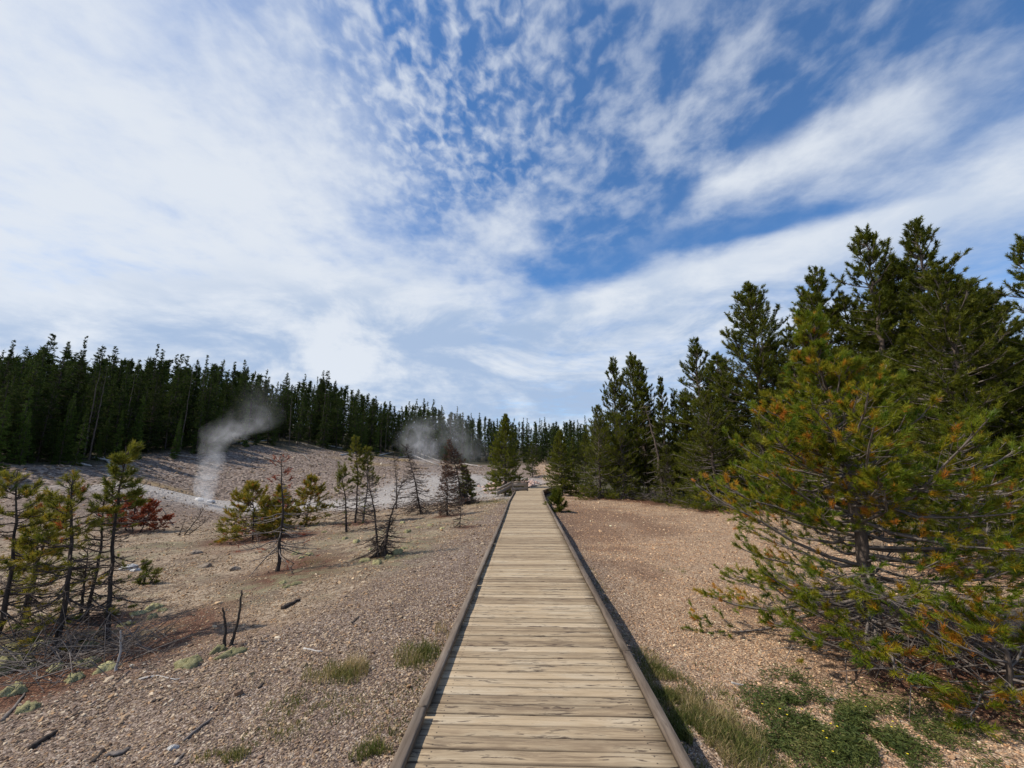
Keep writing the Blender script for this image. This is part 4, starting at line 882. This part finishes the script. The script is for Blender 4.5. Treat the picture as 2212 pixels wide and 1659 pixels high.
# ------------------------------------------------------------------ moss cushions, stones, fallen wood
def dome_mesh(name, mat, seed, flat=.5, n=9, m=20, bumpy=.30):
    rng = np.random.default_rng(seed); V = []
    ph = rng.uniform(0, 6.28, 6)
    for i in range(n):
        a = i / (n - 1) * math.pi * .62
        for j in range(m):
            b = j / m * 2 * math.pi; r = 1 + bumpy * (math.sin(3 * b + ph[0]) * .5 + math.sin(5 * b + 4 * a + ph[1]) * .4 + rng.normal(0, .25)) * min(1, i / 2)
            V.append((math.sin(a) * math.cos(b) * r, math.sin(a) * math.sin(b) * r, math.cos(a) * flat * r))
    i = np.arange(m); j = (i + 1) % m
    Q = np.concatenate([np.stack([i + k * m, i + (k + 1) * m, j + (k + 1) * m, j + k * m], 1) for k in range(n - 1)])
    return mesh_np(name, np.array(V), Q, [mat], smooth=True)
def moss_mat():
    m, nt, b = new_mat('moss_cushion'); tc = nt.nodes.new('ShaderNodeTexCoord'); oi = nt.nodes.new('ShaderNodeObjectInfo')
    n = noise(nt, tc.outputs['Object'], 9, 5, .7); f = noise(nt, tc.outputs['Object'], 3, 3)
    c = ramp(nt, n * .6 + f * .4, [(.32, (.17, .145, .065)), (.5, (.37, .335, .165)), (.68, (.56, .52, .30))])
    v = nt.nodes.new('ShaderNodeHueSaturation'); nt.links.new(c, v.inputs['Color']); nt.links.new((E(nt, oi.outputs['Random']) * .5 + .65).s, v.inputs['Value'])
    nt.links.new(v.outputs[0], b.inputs['Base Color']); b.inputs['Roughness'].default_value = 1; bump(nt, b, n, .6, .03); return m
def stone_mat(name, c0, c1):
    m, nt, b = new_mat(name); tc = nt.nodes.new('ShaderNodeTexCoord'); n = noise(nt, tc.outputs['Object'], 2.5, 6, .65)
    nt.links.new(ramp(nt, n, [(.3, c0), (.7, c1)]), b.inputs['Base Color']); b.inputs['Roughness'].default_value = .9; bump(nt, b, n, .6, .2); return m
M['moss'] = moss_mat(); M['white_stone'] = stone_mat('white_stone', (.42, .39, .36), (.75, .73, .70)); M['tan_stone'] = stone_mat('tan_stone', (.20, .15, .11), (.42, .34, .26)); M['pink_stone'] = stone_mat('pink_stone', (.36, .20, .15), (.62, .48, .40))
def stone_mesh(name, mat, seed, flat=.6):
    import bmesh
    bm = bmesh.new(); bmesh.ops.create_icosphere(bm, subdivisions=2, radius=1.0); rng = np.random.default_rng(seed)
    cut = unit(rng.normal(size=(9, 3))); off = rng.uniform(.55, .95, 9)
    for v in bm.verts:
        p = np.array(v.co); 
        for c, o in zip(cut, off):
            d = p @ c - o
            if d > 0: p = p - c * d
        v.co = Vector(p * np.array([1.15, .85, flat]) * (1 + rng.normal(0, .02)))
    me = bpy.data.meshes.new(name); bm.to_mesh(me); bm.free(); me.materials.append(mat); return me
rng = np.random.default_rng(55)
mv = [dome_mesh('moss_cushion', M['moss'], 500 + i, .55 + .07 * i) for i in range(5)]
MOSS = [(40, 1402, .14), (12, 1448, .16), (92, 1394, .12), (185, 1438, .15), (232, 1446, .12), (28, 1500, .14), (60, 1535, .10), (300, 1326, .12), (330, 1316, .13), (352, 1320, .07), (500, 1416, .11), (472, 1410, .08), (190, 1398, .09), (118, 1446, .10), (270, 1352, .08), (75, 1440, .11), (160, 1470, .09),
        (520, 1408, .07), (640, 1197, .12), (668, 1200, .13), (650, 1206, .08), (790, 1212, .13), (815, 1218, .11), (858, 1196, .12), (838, 1206, .10), (872, 1186, .11), (800, 1188, .09), (770, 1172, .12), (745, 1165, .12), (700, 1150, .14), (612, 1260, .10), (620, 1268, .08), (640, 1262, .09), (880, 1150, .12), (905, 1140, .13), (930, 1135, .12), (955, 1142, .12), (870, 1130, .13), (20, 1418, .10), (330, 1335, .08)]
p = ground_at(408, 1438); o = link('moss_cushion', mv[0], loc=p, label='bright lone moss cushion on open gravel left of the charred stems', cat='moss', group='moss cushions'); o.scale = (.11, .10, .12)
for i, (u, v, r) in enumerate(MOSS):
    p = ground_at(u, v); o = link('moss_cushion', mv[rng.integers(5)], loc=p - np.array([0, 0, r * .12]), label=('pale green moss cushion ' + ('at the foot of the tall dark-trunked pine and the edge pines' if u < 245 else 'on the dark litter below the tiny sapling' if u < 360 else 'at the foot of the two charred saplings' if u < 530 else 'below the red-tipped spire' if u < 680 else 'in the ring round the forked dead pine' if v > 1160 else 'in front of the leaning dead pines')), cat='moss', group='moss cushions')
    r *= rng.uniform(.6, .95); o.scale = (r * rng.uniform(.9, 1.4), r * rng.uniform(.8, 1.1), r * 1.1); o.rotation_euler = (0, 0, rng.uniform(0, 6.28))
sv = {k: [stone_mesh('stone', M[k], 520 + i) for i in range(3)] for k in ('white_stone', 'tan_stone', 'pink_stone')}
for nm, u, v, r, k, lab in [('rock', 277, 1230, .16, 'white_stone', 'white rock on tan gravel beside the tiny sapling'), ('rock', 292, 1234, .10, 'white_stone', 'smaller white rock touching the right side of the white rock'), ('rock', 443, 1226, .14, 'tan_stone', 'orange tan rock on the open gravel'),
                        ('rock', 505, 1232, .12, 'tan_stone', 'grey rock at the edge of the red needle litter'), ('rock', 424, 1196, .15, 'tan_stone', 'pale angular rock between the bent shrub and the orange tan rock'), ('rock', 372, 1620, .035, 'white_stone', 'flat pale stone at the bottom beside the grey wood slab'),
                        ('rock', 430, 1082, .30, 'white_stone', 'white mineral lump right beside the steaming vent'), ('rock', 455, 1086, .25, 'white_stone', 'low white crust at the mouth of the steaming vent')]:
    p = ground_at(u, v); o = link(nm, sv[k][rng.integers(3)], loc=p + np.array([0, 0, r * .15]), label=lab, cat='rock'); o.scale = (r, r, r); o.rotation_euler = (0, 0, rng.uniform(0, 6))
# stones of the rubble slope at the end of the path
def rubble():
    rng = np.random.default_rng(88); parts = []; c = at_dist(1168, 1045, 35)
    n = 420; base = stone_mesh('tmp', M['pink_stone'], 1); bv = np.array([v.co for v in base.vertices]); bt = np.array([p.vertices for p in base.polygons]); bpy.data.meshes.remove(base)
    X = rng.normal(.0, 1.6, n) - 1.0 + .0; Y = 36 + rng.normal(0, 2.6, n)
    for x, y in zip(X, Y):
        if x > np.interp(y, [25, 30, 37.5], [-.8, -.15, 1.2]) - .05: continue
        s = rng.uniform(.06, .24); q = bv * s; a = rng.uniform(0, 6.28); q = q @ np.array([[math.cos(a), -math.sin(a), 0], [math.sin(a), math.cos(a), 0], [0, 0, 1]])
        parts.append((q + np.array([x, y, tz(x, y) + .02 + max(0, .5 - .18 * math.hypot(x + .6, (y - 36) * .5))]), bt))
    V, T = join(parts); link('rubble', mesh_np('rubble', V, T, [M['pink_stone']]), label='pinkish white rubble slope beside the far end of the boardwalk', cat='rubble', kind='stuff')
rubble()
def stick(name, label, cat, pts, r0, r1, mat, seed, group=None, sides=7, lift=.0, flat=1.0):
    """fallen wood: polyline of ground pixels"""
    rng = np.random.default_rng(seed); P = np.array([ground_at(u, v) for u, v in pts]); c = P.mean(0)
    n = 7; s = np.linspace(0, len(P) - 1, n); Q = np.stack([np.interp(s, np.arange(len(P)), P[:, i]) for i in range(3)], 1); Q[:, :2] += rng.normal(0, r0 * .35, (n, 2)); Q[:, 2] += r0 * (.5 + lift)
    V, T = tube(Q - c, np.linspace(r0, r1, n) * rng.uniform(.85, 1.15, n), sides, .18, rng); V[:, 2] = (V[:, 2] - V[:, 2].mean()) * flat + V[:, 2].mean()
    link(name, mesh_np(name, V, tri_fix(T), [M[mat]], smooth=sides > 5), loc=c, label=label, cat=cat, group=group)
for i, (pts, r0, r1, mat, lab) in enumerate([
    ([(68, 1622), (120, 1588)], .022, .012, 'bark_dark', 'dark stick lying in the gravel near the lower left corner'), ([(395, 1605), (425, 1580), (456, 1558)], .012, .008, 'twig_grey', 'long straight grey stick slanting on the gravel at the bottom'),
    ([(230, 1640), (275, 1628)], .026, .018, 'twig_grey', 'flat grey wood slab at the bottom of the gravel'), ([(378, 1655), (395, 1632)], .014, .008, 'twig_grey', 'pale splinter at the bottom edge, right of the grey wood slab'), ([(300, 1472), (340, 1462), (380, 1470), (398, 1468)], .009, .004, 'dead_white', 'thin pale wavy twig on the gravel below the pale dead twig'),
    ([(200, 1650), (218, 1632)], .014, .010, 'bark_dark', 'short dark stick left of the grey wood slab'), ([(655, 1404), (695, 1410)], .010, .006, 'dead_white', 'small pale curved twig on open gravel right of the charred stems'), ([(612, 1318), (646, 1300)], .035, .02, 'bark_dark', 'dark broken log piece on the gravel above the charred stems'),
    ([(760, 1348), (775, 1332)], .016, .01, 'bark_dark', 'small dark wood chip near the left kerb'), ([(555, 1492), (572, 1482)], .014, .008, 'bark_dark', 'small dark chip in the middle of the left gravel'), ([(0, 1565), (40, 1520), (55, 1500)], .016, .006, 'twig_grey', 'crooked grey branch lying at the left edge'),
    ([(325, 1520), (345, 1512)], .012, .008, 'bark_dark', 'dark splinter left of centre on the left gravel'), ([(1640, 1648), (1655, 1600)], .008, .004, 'dead_white', 'pale straw twig in the gravel strip between the two green patches'), ([(1580, 1478), (1612, 1484)], .012, .007, 'dead_white', 'small pale twig at the top of the kerbside grass'), ([(1785, 1515), (1812, 1519)], .02, .012, 'dead_white', 'pale bark chip beside the low branches of the nearest pine')]):
    stick('fallen_stick', lab, 'stick', pts, r0, r1, mat, 600 + i, flat=.4 if 'slab' in lab or 'chip' in lab else 1)
LOGS = [[(362, 984), (436, 996)], [(200, 992), (262, 1003)], [(520, 960), (600, 950)], [(640, 957), (700, 972)], [(700, 962), (760, 974)], [(735, 985), (800, 976)], [(570, 990), (600, 1000)], [(880, 980), (945, 1006)], [(900, 978), (950, 998)], [(860, 990), (905, 984)], [(240, 1010), (222, 990)], [(820, 985), (850, 978)], [(655, 985), (668, 997)], [(1000, 1003), (1040, 1010)], [(160, 1003), (196, 1010)], [(780, 968), (830, 980)]]
for i, l in enumerate(LOGS):
    stick('fallen_log', 'long pale fallen log lying alone on the open slope left of the steam' if i == 0 else 'thin bleached log on the far slope ' + ('left of the long pale log' if l[0][0] < 300 else 'right of the tall steam column' if l[0][0] < 680 else 'above the three close stems' if l[0][0] < 850 else 'under the steam puff by the dead pines'), 'log', l, .12 if i == 0 else .10, .05, 'dead_white' if i % 3 else 'bark_grey', 700 + i, group=None if i == 0 else 'bleached logs on the far slope', sides=6, lift=.6)

# ------------------------------------------------------------------ grass and herbs
def leaf_mat(name, stops, trans=.35):
    m = needle_mat(name, stops, trans, .6); return m
M['grass'] = leaf_mat('grass', [(0, (.080, .105, .022)), (.45, (.17, .17, .045)), (.7, (.36, .28, .12)), (1, (.55, .42, .24))]); M['herb'] = leaf_mat('herb', [(0, (.075, .105, .028)), (.6, (.14, .165, .042)), (1, (.25, .225, .08))])
M['flower'], _nt, _b = new_mat('flower'); _b.inputs['Base Color'].default_value = (.75, .58, .03, 1)
def inside(n, rng, boxes):
    X, Y, H, Tn = [], [], [], []
    for cx, cy, rx, ry, w, h, tn in boxes:
        k = int(n * w); a = rng.uniform(0, 6.28, k); r = rng.random(k) ** .8 * 1.15; x, y = cx + np.cos(a) * r * rx, cy + np.sin(a) * r * ry
        keep = (np.abs(x) > .88) & (vnoise(x, y, 5, 3) * .7 + vnoise(x, y, 14, 4) * .3 > .40); X.append(x[keep]); Y.append(y[keep]); H.append(np.full(keep.sum(), h)); Tn.append(np.full(keep.sum(), tn))
    return map(np.concatenate, (X, Y, H, Tn))
def blades(name, label, boxes, n, wd, mat, seed, leafy=False, lean=.5):
    rng = np.random.default_rng(seed); x, y, h, tn = inside(n, rng, boxes); k = len(x); z = terrain_z(x, y)
    h = h * rng.uniform(.35, 1.15, k); a = rng.uniform(0, 6.28, k); P = np.stack([x, y, z - .005], 1); d = unit(np.stack([np.cos(a) * lean * rng.random(k), np.sin(a) * lean * rng.random(k), np.ones(k)], 1))
    if leafy: P[:, 2] += h * rng.random(k); d = unit(np.stack([np.cos(a), np.sin(a), rng.uniform(-.1, .9, k)], 1)); h = rng.uniform(.018, .04, k)
    s = unit(np.cross(d, rng.normal(size=(k, 3)))) * wd; bend = np.stack([np.cos(a), np.sin(a), -.4 * np.ones(k)], 1) * (h * .25)[:, None]
    Mi = P + d * (h * .55)[:, None]; T = P + d * h[:, None] + bend
    V = np.stack([P - s * (.3 if leafy else 1), P + s * (.3 if leafy else 1), Mi + s * .8, Mi - s * .8, T], 1).reshape(-1, 3); b = np.arange(k)[:, None] * 5
    F = np.concatenate([b + [0, 1, 2], b + [0, 2, 3], b + [3, 2, 4]])
    t = np.clip(rng.normal(0, .2, k) + tn + (vnoise(x, y, 6, 9) - .5) * .7, 0, 1)
    link(name, mesh_np(name, V, F, [M[mat]], tint=np.repeat(t, 5)), label=label, cat='grass', kind='stuff')
def G(u, v): p = ground_at(u, v); return p[0], p[1]
gl = []
for u, v, rx, ry, w, h, tn in [(735, 1465, .30, .16, .10, .13, .45), (760, 1450, .14, .10, .05, .16, .85), (915, 1415, .26, .22, .12, .13, .4), (940, 1385, .12, .22, .06, .15, .7), (880, 1440, .2, .14, .05, .07, .3), (640, 1520, .25, .16, .04, .06, .4), (800, 1630, .12, .10, .05, .08, .35), (510, 1640, .08, .06, .03, .07, .3), (700, 1540, .3, .2, .05, .05, .35), (840, 1600, .14, .2, .05, .05, .3), (600, 1590, .2, .14, .03, .05, .3),
                            (1070, 1085, .8, 2.4, .12, .16, .35), (1040, 1090, .9, 1.6, .05, .14, .5), (1455, 1236, .22, .18, .05, .10, .35), (660, 1215, .7, .35, .05, .06, .4), (850, 1205, .8, .4, .06, .06, .4), (450, 1645, .1, .06, .02, .05, .3), (760, 1520, .5, .3, .05, .03, .3), (640, 1560, .5, .3, .05, .03, .35), (850, 1520, .3, .4, .05, .03, .3), (560, 1470, .5, .3, .03, .03, .4), (900, 1480, .25, .4, .05, .035, .35)]:
    x, y = G(u, v); gl.append((x, y, rx, ry, w, h, tn))
blades('grass', 'short green and straw grass tufts in the gravel left of the boardwalk', gl, 7000, .0022, 'grass', 801)
gr = [(*G(1455, 1520), .30, .55, .30, .10, .32), (*G(1480, 1600), .42, .45, .34, .11, .25), (*G(1560, 1560), .28, .30, .14, .12, .72), (*G(1600, 1630), .30, .22, .14, .10, .62), (*G(1420, 1450), .16, .6, .10, .08, .4), (*G(1310, 1300), .10, 2.2, .06, .06, .3), (*G(1560, 1500), .7, .6, .14, .05, .5), (*G(1700, 1600), .9, .5, .12, .05, .7)]
blades('grass', 'green and straw-coloured grass strip along the right kerb', gr, 11000, .0020, 'grass', 802)
hb = [(*G(1760, 1580), .50, .35, .35, .10, .35), (*G(1860, 1560), .55, .35, .30, .10, .3), (*G(1700, 1520), .35, .22, .14, .10, .3), (*G(1950, 1610), .5, .35, .25, .10, .45), (*G(1820, 1640), .5, .2, .25, .09, .4), (*G(1720, 1480), .3, .2, .08, .12, .25), (*G(1900, 1600), 1.3, .55, .32, .05, .4), (*G(2080, 1560), .8, .6, .22, .06, .5), (*G(1650, 1600), .5, .35, .10, .05, .5)]
blades('herb_cover', 'low leafy green herbs under the nearest pine', hb, 12000, .0055, 'herb', 803, leafy=True)
def flowers():
    rng = np.random.default_rng(805); x, y, h, _ = inside(90, rng, [(*G(1800, 1600), .5, .35, 1.0, .1, 0)]); x, y = x[:14], y[:14]; parts = []
    for xx, yy in zip(x, y):
        c = np.array([xx, yy, tz(xx, yy) + rng.uniform(.07, .12)]); a = np.arange(6) * math.pi / 3; ring = c + np.stack([np.cos(a), np.sin(a), np.full(6, .2)], 1) * .008; i = np.arange(6)
        parts.append((np.concatenate([ring, [c]]), np.stack([i, (i + 1) % 6, np.full(6, 6)], 1)))
    V, T = join(parts); link('flowers', mesh_np('flowers', V, T, [M['flower']]), label='tiny yellow flowers scattered through the low green herbs', cat='flowers', kind='stuff')
flowers()

# ------------------------------------------------------------------ steam
def plume(label, base, D, rows, dens, seed, nscale=.9):
    """rows: (u, v, radius px, strength) from the vent upwards"""
    b0 = at_dist(base[0], base[1], D); az = math.atan2(b0[0] - CAM[0], b0[1] - CAM[1]); Rt = np.array([math.cos(az), -math.sin(az), 0]); px = D / F_ * math.cos(math.atan((base[0] - CX_) / F_))
    Z, X, R, S = [], [], [], []
    for u, v, r, s in rows:
        q = at_dist(u, v, D); d = q - b0; Z.append(d[2]); X.append(float(d @ Rt)); R.append(r * px); S.append(s)
    Z, X, R, S = map(np.array, (Z, X, R, S)); zt = Z[-1] - Z[0]; zz = np.linspace(Z[0], Z[-1], 26)
    xs, rs = np.interp(zz, Z, X), np.interp(zz, Z, R); V = []
    for z, x, r in zip(zz, xs, rs):
        a = np.arange(14) * 2 * math.pi / 14; V.append(np.stack([x + np.cos(a) * r, np.sin(a) * r * .75, np.full(14, z)], 1))
    V = np.concatenate(V); i = np.arange(14); j = (i + 1) % 14; Q = np.concatenate([np.stack([i + k * 14, j + k * 14, j + (k + 1) * 14, i + (k + 1) * 14], 1) for k in range(25)])
    V = np.concatenate([V, [[xs[0], 0, zz[0]], [xs[-1], 0, zz[-1]]]]); n0 = 26 * 14
    T = np.concatenate([tri_fix(Q), np.stack([j, i, np.full(14, n0)], 1), np.stack([i + 25 * 14, j + 25 * 14, np.full(14, n0 + 1)], 1)])
    m = bpy.data.materials.new('steam'); m.use_nodes = True; nt = m.node_tree; nt.nodes.clear(); out = nt.nodes.new('ShaderNodeOutputMaterial'); pv = nt.nodes.new('ShaderNodeVolumePrincipled')
    pv.inputs['Color'].default_value = (.97, .98, 1, 1); pv.inputs['Anisotropy'].default_value = .3
    tc = nt.nodes.new('ShaderNodeTexCoord'); x, y, z = sepxyz(nt, tc.outputs['Object'])
    xr = max(1e-3, np.abs(X).max()); rr = R.max(); f = (z - float(Z[0])) / float(zt)
    st = [(float((a - Z[0]) / zt), (float(b / xr * .5 + .5), float(c / rr), float(s))) for a, b, c, s in zip(Z, X, R, S)]
    cr = nt.nodes.new('ShaderNodeSeparateColor'); nt.links.new(ramp(nt, f, st), cr.inputs[0]); cx, cr_, cs = [E(nt, cr.outputs[k]) for k in range(3)]
    wob = noise(nt, vscale(nt, tc.outputs['Object'], (1, 1, .7), loc=(seed, 0, 0)), nscale * .6, 3, .5)
    dx = (x + (wob - .5) * float(rr * .9) - (cx - .5) * float(2 * xr)) / (cr_ * float(rr)).max(.02); dy = y / (cr_ * float(rr * .75)).max(.02)
    fall = (1.0 - (dx * dx + dy * dy).sqrt()).clamp()
    n = noise(nt, vscale(nt, tc.outputs['Object'], (1, 1, .75), loc=(seed, 3, 1)), nscale, 6, .62, .9).ss(.38, .74)
    d = fall.pow(1.15) * cs * (n * .85 + .15) * dens * f.ss(0, .004)
    nt.links.new(d.s, pv.inputs['Density']); nt.links.new(pv.outputs[0], out.inputs['Volume'])
    o = link('steam_plume', mesh_np('steam_plume', V, T, [m]), loc=b0, label=label, cat='steam'); o.rotation_euler = (0, 0, -az)
gv = ground_at(440, 1087); Dv = math.hypot(gv[0] - CAM[0], gv[1] - CAM[1])
plume('tall white steam column rising from the vent on the left slope and drifting right', (440, 1087), Dv, [(440, 1090, 15, 1.), (444, 1068, 21, 1.), (450, 1030, 28, .8), (456, 990, 33, .55), (466, 962, 36, .34), (488, 942, 54, .26), (518, 926, 74, .18), (548, 905, 70, .09), (562, 870, 56, .05), (572, 815, 46, .0)], 2.7, 3.0, 1.3)
plume('white steam puff drifting in front of the far forest above the leaning dead pines', (905, 990), 58, [(930, 1010, 16, .25), (915, 985, 48, .7), (903, 962, 56, .9), (900, 940, 48, .7), (912, 918, 50, .3), (930, 895, 46, .0)], .6, 11.0, .8)
plume('thin grey steam veil hanging left of the lone bright green conifer', (1005, 1000), 60, [(1020, 1008, 18, .2), (1010, 980, 55, .6), (990, 950, 60, .6), (978, 920, 52, .5), (985, 890, 60, .3), (990, 865, 50, .0)], .30, 17.0, .8)
gv = ground_at(935, 1052); Dv = math.hypot(gv[0] - CAM[0], gv[1] - CAM[1])
plume('faint low steam wisp over the pale ground between the dead pines', (935, 1052), Dv, [(935, 1054, 18, .6), (937, 1030, 30, .7), (935, 1005, 34, .5), (930, 985, 30, .0)], .35, 23.0, .9)
